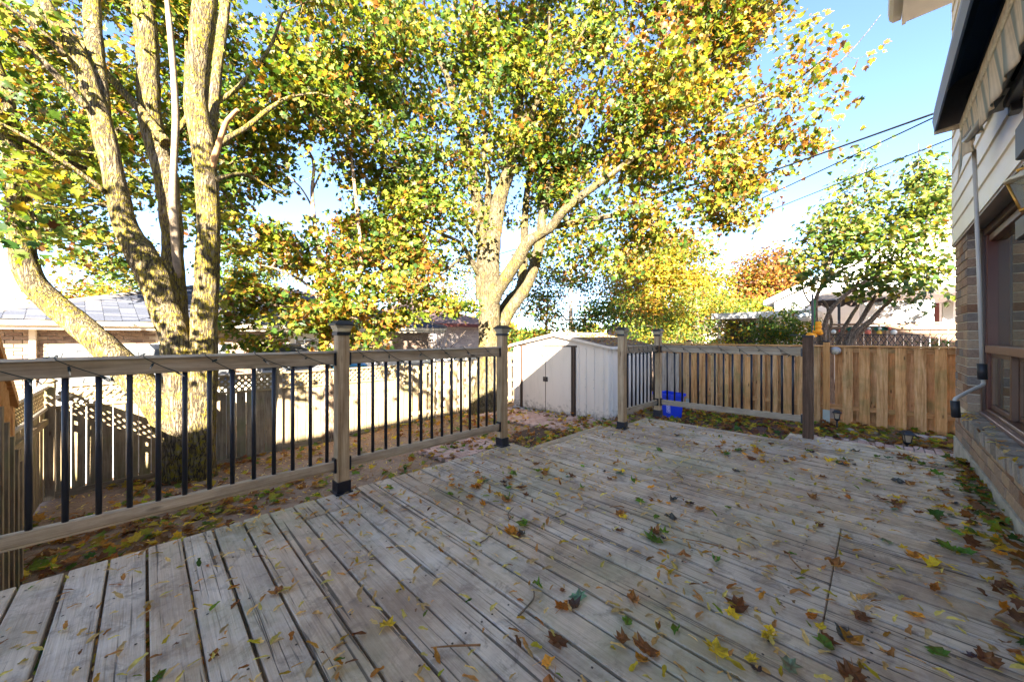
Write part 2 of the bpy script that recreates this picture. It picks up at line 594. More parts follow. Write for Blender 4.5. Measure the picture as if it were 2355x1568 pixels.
for k in range(int((5.2 - bx0) / PITCH)):
    cx = bx0 + (k + .5) * PITCH
    for yy in (-.42, .02, .28, .68, 1.08, 1.48, 1.88, 2.28, 2.62):
        if cx > 4.87 and yy > .7 or cx > 2.66 and yy > 2.3 or cx > 4.02 and yy > 2.2: continue
        for dx in (-.038, .038):
            c_ = (cx + dx + random.uniform(-.006, .006), yy + random.uniform(-.008, .008), .0012)
            scr.poly([(c_[0] + .0048 * math.cos(i * PI / 3), c_[1] + .0048 * math.sin(i * PI / 3), c_[2]) for i in range(6)])
tag(scr.build('deck_screws', plain('rusty_screw', (.05, .035, .03), .6), deck), kind='stuff')
# rim joists and posts that carry it
RIM = wood('grey', 'x')
for lo, hi in (((bx0, 2.645, -.25), (2.66, 2.683, -.042)), ((2.66, 2.305, -.25), (4.03, 2.343, -.042)), ((4.03, 2.19, -.25), (4.87, 2.23, -.042))):
    box2('rim_joist', deck, lo, hi, RIM)
box2('rim_joist', deck, (4.83, .72, -.25), (4.866, 2.19, -.042), wood('grey', 'y'))
box2('rim_joist', deck, (5.16, -.55, -.25), (5.2, .70, -.042), wood('grey', 'y'))
for px, py in ((-.9, 2.58), (.4, 2.58), (1.7, 2.58), (2.6, 2.58), (3.9, 2.2), (4.76, 2.1), (4.78, .8), (5.08, -.4)):
    box2('support_post', deck, (px - .045, py - .045, gz(px, py) - .1), (px + .045, py + .045, -.26), wood('grey', 'z'))
# pale step timbers at the opening
st = thing('deck_step', (3.35, 2.5, 0), 'pair of pale step timbers edging the opening in the deck railing', 'step')
box2('step_timber', st, (2.68, 2.375, -.075), (4.02, 2.47, -.004), wood('rail', 'x'), .006)
box2('step_timber', st, (2.68, 2.48, -.19), (4.1, 2.62, -.135), wood('rail', 'x'), .006)
for px in (2.75, 4.0):
    box2('step_stringer', st, (px - .03, 2.4, gz(px, 2.5)), (px + .03, 2.6, -.195), wood('grey', 'z'))

# ------------------------------------------------------------------ railings


def rail_post(x, y, label, kind='post', top=1.118, cap='solar', s=.082, z0=0.0, sleeve=True):
    t = thing('railing_post', (x, y, z0), label, 'railing post', 'deck railing posts')
    rz = random.uniform(-.02, .02)
    box('shaft', t, (x, y, (z0 + top) / 2), (s, s, top - z0), wood(kind, 'z'), .005, (0, 0, rz))
    if sleeve:
        m = MB()
        m.box((x, y, z0 + .043), (s + .012, s + .012, .086))
        m.box((x, y, z0 + .006), (s + .034, s + .034, .010))
        m.build('base_sleeve', BLACK, t, rot=(0, 0, rz))
    if cap == 'solar':
        q = PI / 4 + rz
        k = R2
        o = MB().lathe([(.048 * k, 0), (.048 * k, .024)], (x, y, top - .006), 4, q, False).build('cap_collar', BLACKP, t)
        MB().lathe([(.04 * k, 0), (.043 * k, .006), (.058 * k, .044), (.06 * k, .047)], (x, y, top + .018), 4, q, False).build('cap_lens', LENS, t)
        MB().lathe([(.067 * k, 0), (.067 * k, .008), (.038 * k, .032), (.036 * k, .034)], (x, y, top + .065), 4, q, False).build('cap_roof', BLACKP, t)
    else:
        MB().lathe([(s * .56 * R2, 0), (s * .56 * R2, .012), (s * .5 * R2, .020)], (x, y, top), 4, PI / 4 + rz, False).build('cap_plate', BLACKP, t)
    return t


def bal_mesh():
    return MB().tube([(0, 0, 0), (0, 0, 1)], .0118, 12).mesh(BLACK)


BAL = {}


def railing(label, p0, p1, bal, ztop=1.0, zbot=.165, kind='rail'):
    """rail section from p0 to p1; bal = distances of the balusters from p0"""
    p0 = Vector((*p0, 0)); p1 = Vector((*p1, 0)); d = (p1 - p0); L = d.length; u = d / L
    ang = math.atan2(u.y, u.x); mid = (p0 + p1) / 2
    t = thing('deck_railing', mid, label, 'railing', 'deck railing sections')
    wd = wood(kind, 'x')
    R = (0, 0, ang)
    box('top_rail', t, (mid.x, mid.y, ztop - .05), (L, .036, .082), wd, .004, R)
    cap = MB().prism([(-L / 2, -.034, -.008), (-L / 2, -.02, .004), (-L / 2, .02, .004), (-L / 2, .034, -.008)], (L, 0, 0)).mesh(wd)
    o = add('rail_cap', cap, t, (mid.x, mid.y, ztop - .001), R)
    box('bottom_rail', t, (mid.x, mid.y, zbot + .04), (L, .036, .058), wd, .004, R)
    box('rail_fillet', t, (mid.x, mid.y, zbot + .005), (L, .024, .0105), wd, 0, R)
    z0, z1 = zbot + .069, ztop - .0915
    key = round(z1 - z0, 4)
    if key not in BAL: BAL[key] = MB().tube([(0, 0, 0), (0, 0, z1 - z0)], .0118, 12).mesh(BLACK)
    for b in bal:
        p = p0 + u * b
        add('baluster', BAL[key], t, (p.x, p.y, z0))
    for e, sg in ((p0, 1), (p1, -1)):
        for zz in (ztop - .05, zbot + .035):
            q = e + u * (.008 * sg)
            m = MB().box((0, 0, 0), (.014, .052, .098))
            for s_ in (-.03, .03): m.box((.006 * sg, -.0, s_), (.012, .012, .012))
            add('rail_bracket', m.mesh(BLACK), t, (q.x, q.y, zz), R)
    return t


YR = 2.70
railing('weathered railing section ending at the post with the knots, beside the forked maple', (-1.95, YR), (.942, YR),
        [-.373 + .105 * k + 1.95 for k in range(-14, 13)])
rail_post(.985, YR, 'knotty grey railing post with a solar cap between the two longest railing sections')
railing('railing section in front of the board fence, ending at the deck opening', (1.028, YR), (2.517, YR),
        [1.109 - 1.028 + .1034 * k for k in range(14)])
rail_post(2.56, YR, 'railing post with a solar cap standing before the shed\'s lit edge')
rail_post(4.06, 2.18, 'brown-streaked railing post with solar cap at the shed corner side of the opening')
railing('short railing section in front of the shed\'s ribbed side wall', (4.103, 2.18), (5.027, 2.18), [.09 + .107 * k for k in range(8)], .99)
rail_post(5.07, 2.18, 'corner railing post with solar cap next to the blue recycling box')
railing('darker railing section running in front of the cedar fence', (5.07, 2.137), (5.118, .588), [.085 + .0985 * k for k in range(15)], .985)
rail_post(5.12, .54, 'dark brown railing post with flat black cap where the railing ends', 'darkpost', 1.098, 'flat', .092, -.45, False)


# ------------------------------------------------------------------ fairy lights wrapped round the rails
def string_light(label, p0, p1, ztop, n, seed, lit=True):
    rr = random.Random(seed)
    p0 = Vector((*p0, 0)); p1 = Vector((*p1, 0)); d = p1 - p0; L = d.length; u = d / L; nrm = Vector((u.y, -u.x, 0))
    if nrm.dot(Vector((-1, -1, 0))) < 0: nrm = -nrm
    t = thing('string_light', (p0 + p1) / 2 + Vector((0, 0, ztop)), label, 'string lights', 'string lights wrapped round the rails')
    pts = []
    bulbs = []
    for k in range(n):
        s0 = L * (k + rr.uniform(.05, .25)) / n; s1 = L * (k + rr.uniform(.75, .95)) / n
        a = p0 + u * s0; b = p0 + u * s1
        pts += [a + Vector((0, 0, ztop + .012)) - nrm * .01, a + nrm * .04 + Vector((0, 0, ztop - .004)),
                (a * .6 + b * .4) + nrm * .026 + Vector((0, 0, ztop - .05)), b * .9 + a * .1 + nrm * .026 + Vector((0, 0, ztop - .096)),
                b + nrm * .012 + Vector((0, 0, ztop - .112)), b + u * .02 - nrm * .04 + Vector((0, 0, ztop - .06))]
        for f in (.22, .8):
            bulbs.append(a * (1 - f) + b * f + nrm * .03 + Vector((0, 0, ztop - .02 - .085 * f)))
        bulbs.append(b - nrm * .01 + Vector((0, 0, ztop + .004 if k % 2 else ztop - .105)))
    P, Rr = smooth_path(pts, [.0022] * len(pts), 3)
    MB().tube(P, Rr, 5).build('wire', WIRE, t)
    for q in bulbs:
        dv = (nrm * rr.uniform(.1, .9) + u * rr.uniform(-.8, .8) + Vector((0, 0, rr.uniform(-.9, .2)))).normalized()
        MB().tube([q, q + dv * .024], [.0048, .0052], 6).build('bulb_socket', WIRE, t)
        MB().tube([q + dv * .025, q + dv * .04, q + dv * .053], [.0038, .0036, .0008], 6).build('bulb', LENS, t)


string_light('green fairy light string on the rail by the forked maple trunk', (-1.3, YR), (.93, YR), 1.0, 9, 1)
string_light('green fairy light string on the rail before the board fence', (1.03, YR), (2.5, YR), 1.0, 6, 2)
string_light('fairy light string wound tightly on the short rail by the shed', (4.12, 2.18), (5.02, 2.18), .99, 7, 3)
string_light('fairy light string on the darker rail before the cedar fence', (5.07, 2.1), (5.118, .62), .985, 7, 4)


# ------------------------------------------------------------------ fences
def finial_post(parent, x, y, z0, z1, s=.1):
    box('post', parent, (x, y, (z0 + z1) / 2), (s, s, z1 - z0), wood('oldfence', 'z'), .006)
    MB().lathe([(s * .72, 0), (s * .72, .02), (s * .5, .035), (s * .34, .05), (s * .3, .062), (s * .5, .085), (s * .56, .11), (s * .5, .135), (s * .28, .158), (.004, .165)],
               (x, y, z1), 12).build('post_finial', wood('oldfence', 'z'), parent)


def lattice(parent, axis, a0, a1, fixed, z0, z1, mat_kind='lattice', sp=.098, w=.034, zfun=None):
    """crossed slats between a0..a1 along 'x' or 'y'"""
    h = z1 - z0
    n = int((a1 - a0 + h) / sp)
    L = h * R2
    its = []
    for k in range(n + 1):
        for sgn, off in ((1, -.006), (-1, .006)):
            s = a0 - h / 2 + k * sp
            # slat spans s-h/2 .. s+h/2 horizontally; clip to the frame
            lo = max(s - h / 2, a0); hi = min(s + h / 2, a1)
            if hi - lo < .03: continue
            c = (lo + hi) / 2
            zc = (z0 + z1) / 2 + (c - s) * sgn
            ln = (hi - lo) * R2 - .005
            if axis == 'x':
                its.append(((c, fixed + off, zc + (zfun(c) if zfun else 0)), (ln, .009, w), (0, -PI / 4 * sgn, 0)))
            else:
                its.append(((fixed + off, c, zc + (zfun(c) if zfun else 0)), (.009, ln, w), (PI / 4 * sgn, 0, 0)))
    pieces('lattice_slat', 'lattice_slats', parent, its, wood(mat_kind, axis), 0, 300)


FY = 8.2


def back_fence(x0, x1, label, seed):
    rr = random.Random(seed)
    t = thing('lattice_fence', ((x0 + x1) / 2, FY, gz((x0 + x1) / 2, FY)), label, 'fence', 'lattice topped fence panels')
    x = x0
    zt = .09
    while x < x1 - .05:
        w = min(.142 * rr.uniform(.93, 1.05), x1 - x)
        zb = gz(x, FY) + rr.uniform(.0, .03)
        box('fence_board', t, (x + w / 2, FY + rr.uniform(-.003, .003), (zt + zb) / 2), (w - rr.uniform(.006, .014), .02, zt - zb), wood('oldfence', 'z'), .002,
            (0, rr.uniform(-.006, .006), 0))
        x += w
    wx = wood('lattice', 'x')
    box2('lower_rail', t, (x0, FY - .035, .088), (x1, FY + .03, .128), wx, .004)
    box2('top_rail', t, (x0, FY - .04, .39), (x1, FY + .04, .425), wx, .004)
    box2('ground_board', t, (x0, FY - .045, gz(x0, FY) - .1), (x1, FY - .014, gz(x1, FY) + .05), wood('oldfence', 'x'))
    lattice(t, 'x', x0 + .02, x1 - .02, FY, .13, .388)
    return t


f1 = back_fence(-.9, 1.77, 'lattice topped grey board fence behind the forked maple', 11)
finial_post(f1, -.956, FY, gz(-.956, FY), .47, .11)
f2 = back_fence(1.87, 4.33, 'lattice topped grey board fence behind the young maple', 12)
finial_post(f2, 1.82, FY - .01, gz(1.82, FY), .46, .1)
box('post', f2, (4.385, FY, -.3), (.1, .1, 1.5), wood('oldfence', 'z'), .006)

# board-on-board stretch up to the second maple and beyond
t = thing('board_fence', (6.2, FY, gz(6.2, FY)), 'grey board-on-board fence behind the big maple beside the shed', 'fence')
rr = random.Random(13)
x = 4.45
k = 0
while x < 8.6:
    zt = .40 + rr.uniform(-.025, .03) + (x - 4.4) * .012; zb = gz(x, FY) + rr.uniform(-.01, .03)
    front = k % 2 == 0
    box('fence_board', t, (x + .07, FY - (.045 if front else -.045), (zt + zb) / 2), (.142 if front else .13, .02, zt - zb), wood('oldfence', 'z'), .002, (0, rr.uniform(-.012, .012), 0))
    x += .118; k += 1
for zc in (.22, -.25, -.8):
    box2('fence_rail', t, (4.44, FY - .03, zc - .04), (8.7, FY + .03, zc + .04), wood('oldfence', 'x'))

# side fence that meets it at the corner, gaps between its boards
SX = -1.0
t = thing('side_fence', (SX, 5.7, gz(SX, 5.7)), 'gappy side fence with lattice top meeting the back fence at a corner', 'fence')
y = 3.0
rr = random.Random(14)
zs = lambda y: 0.0
while y < 8.1:
    w = .135 * rr.uniform(.9, 1.05)
    zb = gz(SX, y) + rr.uniform(0, .06)
    box('fence_board', t, (SX + rr.uniform(-.004, .004), y + w / 2, (.09 + zb) / 2), (.02, w - rr.uniform(.008, .03), .09 - zb), wood('oldfence', 'z'), .002, (rr.uniform(-.012, .012), 0, 0))
    y += w
box2('lower_rail', t, (SX - .04, 3.0, .088), (SX + .04, 8.13, .128), wood('grey', 'y'), .004)
box2('top_rail', t, (SX - .05, 3.0, .39), (SX + .05, 8.13, .425), wood('grey', 'y'), .004)
box2('middle_rail', t, (SX + .012, 3.0, -.1), (SX + .05, 8.1, -.02), wood('oldfence', 'y'))
lattice(t, 'y', 3.02, 8.12, SX, .13, .388, 'lattice')
for py in (3.0, 5.55):
    box2('post', t, (SX - .05, py - .05, gz(SX, py)), (SX + .05, py + .05, .5), wood('oldfence', 'z'))

# orange stained lattice stair screen at the far edge
sp_ = at(21, 1000, 3.1)
t = thing('lattice_screen', (sp_.x, sp_.y, gz(sp_.x, sp_.y)), 'orange stained lattice screen with a sloping cap beside the gappy side fence', 'lattice screen')
ox, oy = sp_.x, sp_.y
post_top = .62
box2('post', t, (ox - .025, oy - .03, gz(ox, oy)), (ox + .025, oy + .03, post_top), wood('orange', 'z'), .004)
ux, uy = .06, -1.0   # the screen runs back towards the steps
sl = .6
m = MB().prism([(ox, oy, .50), (ox, oy, .58), (ox + ux * 1.5, oy + uy * 1.5, .58 + sl * 1.5), (ox + ux * 1.5, oy + uy * 1.5, .50 + sl * 1.5)], (.05, .0, 0))
m.build('sloping_cap', wood('orange', 'x'), t)
m = MB().prism([(ox, oy, .02), (ox, oy, .09), (ox + ux * 1.5, oy + uy * 1.5, .09 + sl * 1.5), (ox + ux * 1.5, oy + uy * 1.5, .02 + sl * 1.5)], (.045, .0, 0))
m.build('lower_rail', wood('orange', 'x'), t)
for k in range(1, 15):
    s = k * .1
    for sg in (1, -1):
        a_ = s; b_ = min(max(s + sg * .2, 0), 1.5)
        if abs(b_ - a_) < .05: continue
        za = (.09 if sg > 0 else .09) + sl * a_
        zb = .50 + sl * b_
        p0 = Vector((ox + ux * a_ + .012 * sg, oy + uy * a_ - .012 * sg, za)); p1 = Vector((ox + ux * b_ + .012 * sg, oy + uy * b_ - .012 * sg, zb))
        MB().tube([p0, p1], .017, 4).build('lattice_slat', wood('orange', 'z'), t)
for k in range(6):
    s = .1 + k * .24
    box2('panel_board', t, (ox + ux * s - .08, oy + uy * s - .02, gz(ox, oy)), (ox + ux * s + .08, oy + uy * s + .02, .0 + sl * s), wood('oldfence', 'z'))

p0 = at(-60, 1205, 3.6); p1 = at(95, 1098, 5.2)
p0.z = max(p0.z, gz(p0.x, p0.y) + .12)
d = p1 - p0
o = box('leaning_timber', None, (p0 + p1) / 2, (d.length, .09, .09), wood('rail', 'x'), .006, d.to_track_quat('X', 'Z').to_euler())
tag(o, 'pale square timber lying aslant against the gappy side fence', 'timber')

# cedar fence at the far side
CX = 9.8
t = thing('cedar_fence', (CX, 1.3, gz(CX, 1.3)), 'new cedar board-on-board fence beyond the deck railing', 'fence')
rr = random.Random(15)
P_ = .2385
cz = wood('cedar', 'z')
y = -2.2
ytop = .90
k = 0
y_posts = [.735, 3.38, -1.95]
while y < 4.2:
    zb = gz(CX, y)
    if not any(abs(y - q) < .09 for q in y_posts):
        box('fence_board', t, (CX - .055, y, (ytop + zb + .02) / 2), (.02, rr.uniform(.138, .150), ytop - zb - .02), cz, .002, (rr.uniform(-.005, .005), 0, 0))
    box('fence_board', t, (CX + .03, y + P_ / 2, (ytop + zb + .05) / 2), (.02, .145, ytop - zb - .05), cz, .002)
    y += P_
cy = wood('cedar', 'y')
box2('fence_cap', t, (CX - .1, -2.3, .905), (CX + .07, 4.3, .935), cy, .004)
box2('upper_rail', t, (CX - .043, -2.3, .80), (CX + .018, 4.3, .89), cy)
box2('lower_rail', t, (CX - .043, -2.3, -.335), (CX + .018, 4.3, -.245), cy)
box2('kick_board', t, (CX - .020, -2.3, gz(CX, 0) - .05), (CX + .018, 4.3, gz(CX, 0) + .1), cy)
for py in y_posts:
    box('fence_post', t, (CX - .10, py, .14), (.1, .1, 1.72), wood('orange', 'z') if py == .735 else cz, .005)
    box('post_cap', t, (CX - .10, py, 1.012), (.118, .118, .03), BLACKP, .008)
    box('post_foot', t, (CX - .152, py, gz(CX, py) + .18), (.006, .11, .26), plain('galvanised', (.36, .40, .36), .5, .1))
# small round fence light
q = Vector((CX - .068, .60, .83))
fl = thing('fence_light', q, 'small round solar light on a cedar fence board beside the post', 'fence light')
m = MB().lathe([(.085, 0), (.085, .02), (.07, .035), (.004, .05)], (0, 0, 0), 18)
add('light_body', m.mesh(GREYM), fl, q, (0, -PI / 2, 0))
m = MB().lathe([(.06, 0), (.055, .02), (.004, .03)], (0, 0, 0), 14)
add('light_lens', m.mesh(LENS), fl, q + Vector((-.04, 0, -.02)), (0, -PI / 2, 0))

# second cedar stretch behind (its cap shows above the first)
# ------------------------------------------------------------------ garden shed
def shed_mat(name, col, dirt=.8):
    a = Mat(name)
    P = a.pos()
    z = a.n('SeparateXYZ', {0: P}).outputs[2]
    n1 = a.noise(P, 9, 6, .75)
    low = a.ramp(a.math('ADD', a.math('MULTIPLY', a.math('ADD', z, .9), 1.6), a.math('MULTIPLY', a.math('SUBTRACT', n1, .5), 2.2)), [(0.0, 1), (0.45, 0)])
    c = a.mix(a.math('MULTIPLY', low, dirt), col, (.17, .14, .11))
    n2 = a.noise(a.scaled(P, (6, 6, 1.2)), 1.0, 5, .7)
    c = a.mix(a.ramp(n2, [(.5, 0), (.75, .28)]), c, (.42, .36, .28))
    return a.fin(c, .45, 0, .4)


SHED = shed_mat('shed_cream_steel', (.66, .58, .49))
SHEDB = plain('shed_brown_trim', (.055, .034, .024), .5, .15, 10)
SHX0, SHX1, SHY0, SHY1 = 7.45, 9.58, 4.34, 7.37
ZE, ZR = .87, 1.17
YM = (SHY0 + SHY1) / 2
zg = lambda y: gz(SHX0, y)
sh = thing('garden_shed', (SHX0, YM, zg(YM)), 'cream steel garden shed with low gable roof behind the deck opening', 'shed')


def ribbed(name, lo_a, hi_a, axis, fixed, z0, z1, out, ribs):
    """steel wall panel with raised ribs"""
    m = MB()
    if axis == 'y':
        m.box2((fixed, lo_a, z0), (fixed + .012, hi_a, z1))
        for r in ribs: m.prism([(fixed, r - .022, z0), (fixed - .018, r - .01, z0), (fixed - .018, r + .01, z0), (fixed, r + .022, z0)], (0, 0, z1 - z0))
    else:
        m.box2((lo_a, fixed, z0), (hi_a, fixed + .012, z1))
        for r in ribs: m.prism([(r - .022, fixed, z0), (r - .01, fixed - .018, z0), (r + .01, fixed - .018, z0), (r + .022, fixed, z0)], (0, 0, z1 - z0))
    return m.build(name, SHED, sh)


zb = zg(YM) + .03
ribbed('front_panel', SHY0 + .012, 5.235, 'y', SHX0, zb, ZE, -1, [4.47, 4.72, 4.95, 5.15])
ribbed('front_panel', 7.105, SHY1, 'y', SHX0, zb, ZE, -1, [7.22])
ribbed('side_panel', SHX0 + .012, SHX1, 'x', SHY0, zb, ZE, -1, [SHX0 + .16 + .23 * k for k in range(9)])
ribbed('side_panel', SHX0 + .012, SHX1, 'x', SHY1 - .012, zb, ZE, -1, [])
ribbed('back_panel', SHY0 + .02, SHY1 - .02, 'y', SHX1, zb, ZE, 1, [])
box2('corner_trim', sh, (SHX0 - .008, SHY0 - .008, zb), (SHX0 + .05, SHY0 + .05, ZE), SHED, .004)
m = MB().prism([(SHX0 - .004, SHY0, ZE - .05), (SHX0 - .004, YM, ZR - .03), (SHX0 - .004, SHY1, ZE - .05)], (.02, 0, 0))
m.build('gable_panel', SHED, sh)
box2('header_track', sh, (SHX0 - .035, 5.2, .855), (SHX0 + .0, 7.13, .89), SHEDB)
box2('bottom_track', sh, (SHX0 - .05, SHY0, zb - .06), (SHX0 + .05, SHY1, zb), plain('shed_base', (.36, .36, .35), .5, .2, 8), .004)
box2('side_base', sh, (SHX0 + .05, SHY0 - .03, zb - .06), (SHX1, SHY0 + .03, zb), plain('shed_base', (.36, .36, .35), .5, .2, 8), .004)
for y0, y1 in ((7.0, 7.1), (5.24, 5.36)):
    m = MB().box2((SHX0 - .03, y0, zb), (SHX0 - .012, y1, .855)).box2((SHX0 - .045, y0 + .015, zb), (SHX0 - .031, y0 + .04, .855)).box2((SHX0 - .045, y1 - .04, zb), (SHX0 - .031, y1 - .015, .855))
    m.build('door_jamb', SHEDB, sh)
for y0, y1, hy in ((6.178, 6.998, 6.27), (5.362, 6.172, 6.07)):
    o = box2('door', sh, (SHX0 - .028, y0, zb + .02), (SHX0 - .010, y1, .852), SHED, .003)
    m = MB()
    pp, r_ = smooth_path([(SHX0 - .03, hy, .76), (SHX0 - .085, hy + .01, .72), (SHX0 - .085, hy - .01, .64), (SHX0 - .03, hy - .03, .58)], [.012, .011, .011, .012], 4)
    m.tube(pp, r_, 6)
    m.build('door_handle', BLACK, o)
m = MB().box2((SHX0 - .055, 6.1, -.06), (SHX0 - .03, 6.165, .06)).box2((SHX0 - .055, 6.185, -.06), (SHX0 - .03, 6.24, .06)).box2((SHX0 - .07, 6.13, -.03), (SHX0 - .056, 6.22, .03))
m.build('door_latch', BLACK, sh)
box2('door_gap', sh, (SHX0 - .031, 6.166, zb + .02), (SHX0 - .0285, 6.184, .85), SHEDB)
for yy in (4.6, 4.85, 5.08):
    for zz in (.82, .1, -.1):
        MB().box((SHX0 - .021, yy - .13, zz), (.01, .014, .014)).build('screw', GREYM, sh)


def roof_mat():
    a = Mat('shed_roof_brown')
    n = a.noise(a.pos(), 8, 6, .7)
    c = a.ramp(n, [(.35, (.10, .07, .055)), (.6, (.2, .145, .115)), (.75, (.27, .21, .17))])
    return a.fin(c, .6, 0, .3)


SR = roof_mat()
for sg, ya in ((-1, SHY0 - .09), (1, SHY1 + .09)):
    ze = ZE - .01
    m = MB()
    x0, x1 = SHX0 - .09, SHX1 + .08
    m.prism([(x0, YM, ZR), (x0, ya, ze), (x0, ya, ze + .018), (x0, YM, ZR + .018)], (x1 - x0, 0, 0))
    xx = x0 + .05
    while xx < x1 - .03:
        m.prism([(xx - .02, YM, ZR + .018), (xx, YM, ZR + .045), (xx + .02, YM, ZR + .018)], (0, ya - YM, ze - ZR))
        xx += .118
    m.build('roof_panel', SR, sh)
    m = MB().box2((x0, ya - .02 if sg < 0 else ya, ze - .035), (x1, ya if sg < 0 else ya + .02, ze + .02))
    m.build('eave_trim', plain('shed_eave', (.55, .53, .5), .45, .1), sh)
    m = MB().prism([(x0 - .012, YM, ZR - .04), (x0 - .012, ya, ze - .03), (x0 - .012, ya, ze + .022), (x0 - .012, YM, ZR + .03)], (.012, 0, 0))
    m.build('rake_trim', plain('shed_rake', (.62, .54, .45), .45, .1), sh)
box2('ridge_cap', sh, (SHX0 - .1, YM - .06, ZR + .03), (SHX1 + .09, YM + .06, ZR + .05), plain('shed_rake', (.62, .54, .45), .45, .1))

# ------------------------------------------------------------------ recycling box, plywood, path lights
bp = Vector((8.55, 3.42, gz(8.55, 3.42) + .03))
rb = thing('recycling_box', bp, 'blue plastic recycling box with white recycling mark beside the shed', 'recycling box')
BLUE = plain('blue_plastic', (.012, .045, .52), .35, .08, 4)
rz = -.35
m = MB()
h = .56
w0, d0, w1, d1 = .17, .2, .205, .25
lo = [(-w0, -d0, 0), (w0, -d0, 0), (w0, d0, 0), (-w0, d0, 0)]
hi = [(-w1, -d1, h), (w1, -d1, h), (w1, d1, h), (-w1, d1, h)]
for k in range(4):
    k2 = (k + 1) % 4
    m.poly([lo[k], lo[k2], hi[k2], hi[k]])
    m.poly([tuple(v * .95 if i < 2 else v for i, v in enumerate(p)) for p in (lo[k2], lo[k], hi[k], hi[k2])])
m.poly(list(reversed(lo))); m.poly([(x_ * .95, y_ * .95, .02) for x_, y_, _ in lo])
add('bin_body', m.mesh(BLUE), rb, bp, (0, 0, rz))
m = MB()
m.box((0, -d1 - .012, h - .03), (2 * w1 + .05, .026, .06)).box((0, d1 + .012, h - .03), (2 * w1 + .05, .026, .06))
m.box((-w1 - .012, 0, h - .03), (.026, 2 * d1, .06)).box((w1 + .012, 0, h - .03), (.026, 2 * d1, .06))
add('bin_rim', m.mesh(BLUE), rb, bp, (0, 0, rz))
WM = plain('white_print', (.8, .8, .8), .5, .02)
# three bent arrows on the side that faces the deck
slope = (w1 - w0) / h


def on_side(yv, zv, lift=.003):
    return (-(w0 + slope * zv) - lift, yv, zv)


m = MB()
cyc, czc, rad = .155, .27, .06
for k in range(3):
    a0 = PI / 2 + k * 2 * PI / 3 + .25
    prev = None
    for j in range(6):
        a1 = a0 + j * .24
        pi_, po_ = (cyc + (rad - .014) * math.cos(a1), czc + (rad - .014) * math.sin(a1)), (cyc + (rad + .014) * math.cos(a1), czc + (rad + .014) * math.sin(a1))
        if prev: m.poly([on_side(*prev[0]), on_side(*pi_), on_side(*po_), on_side(*prev[1])])
        prev = (pi_, po_)
    ae = a0 + 5 * .24
    tip = (cyc + rad * math.cos(ae + .42), czc + rad * math.sin(ae + .42))
    m.poly([on_side(cyc + (rad - .03) * math.cos(ae), czc + (rad - .03) * math.sin(ae)), on_side(cyc + (rad + .03) * math.cos(ae), czc + (rad + .03) * math.sin(ae)), on_side(*tip)])
for j in range(4): m.poly([on_side(.11 + j * .028, .155), on_side(.13 + j * .028, .155), on_side(.13 + j * .028, .19), on_side(.11 + j * .028, .19)])
add('recycling_mark', m.mesh(WM), rb, bp, (0, 0, rz))
m = MB()
y0_, y1_, z0_, z1_ = -.2, -.1, .14, .36
for a_, b_ in (((y0_, z0_), (y1_, z0_ + .008)), ((y0_, z1_ - .008), (y1_, z1_)), ((y0_, z0_), (y0_ + .008, z1_)), ((y1_ - .008, z0_), (y1_, z1_))):
    m.poly([on_side(a_[0], a_[1]), on_side(b_[0], a_[1]), on_side(b_[0], b_[1]), on_side(a_[0], b_[1])])
for j in range(6):
    zz = z0_ + .025 + j * .032
    m.poly([on_side(y0_ + .02, zz), on_side(y1_ - .02, zz + .018), on_side(y1_ - .02, zz + .034), on_side(y0_ + .02, zz + .014)])
add('printed_panel', m.mesh(WM), rb, bp, (0, 0, rz))

o = box('plywood_sheet', None, (9.66, 3.92, gz(9.6, 3.9) + .74), (.018, .62, 1.44), wood('grey', 'z'), 0, (0, .04, 0))
tag(o, 'grey weathered plywood sheet leaning on the cedar fence above the recycling box', 'plywood')


def path_light(p, label, s=1.0, tilt=(0, 0, 0), hpost=.3):
    t = thing('path_light', p, label, 'path light', 'solar path lights')
    def A(nm, m, mt): add(nm, m.mesh(mt), t, p, tilt)
    A('stake', MB().tube([(0, 0, -.05), (0, 0, hpost)], [.009 * s, .011 * s], 8), BLACKP)
    A('lamp_base', MB().lathe([(.012 * s, 0), (.03 * s, .012 * s), (.036 * s, .03 * s), (.034 * s, .036 * s)], (0, 0, hpost), 8), BLACKP)
    A('lamp_lens', MB().lathe([(.03 * s, 0), (.046 * s, .085 * s)], (0, 0, hpost + .037 * s), 4, PI / 4, False), LENS)
    m = MB()
    for k in range(4):
        a_ = PI / 4 + k * PI / 2
        m.tube([(.034 * s * math.cos(a_), .034 * s * math.sin(a_), hpost + .03 * s), (.052 * s * math.cos(a_), .052 * s * math.sin(a_), hpost + .125 * s)], .005 * s, 5)
    A('lamp_frame', m, BLACKP)
    A('lamp_roof', MB().lathe([(.082 * s, 0), (.084 * s, .008 * s), (.05 * s, .034 * s), (.045 * s, .044 * s), (.004, .046 * s)], (0, 0, hpost + .125 * s), 4, PI / 4, False), BLACKP)


path_light(at(1925, 990, 6.85), 'black solar path light in the leaf litter before the orange fence post', 1.2, (.0, .04, 0), .18)
q = at(2085, 1031, 5.72)
path_light(q, 'black solar path light on the pink paving near the house corner', 1.3, (.03, -.05, .3), .06)

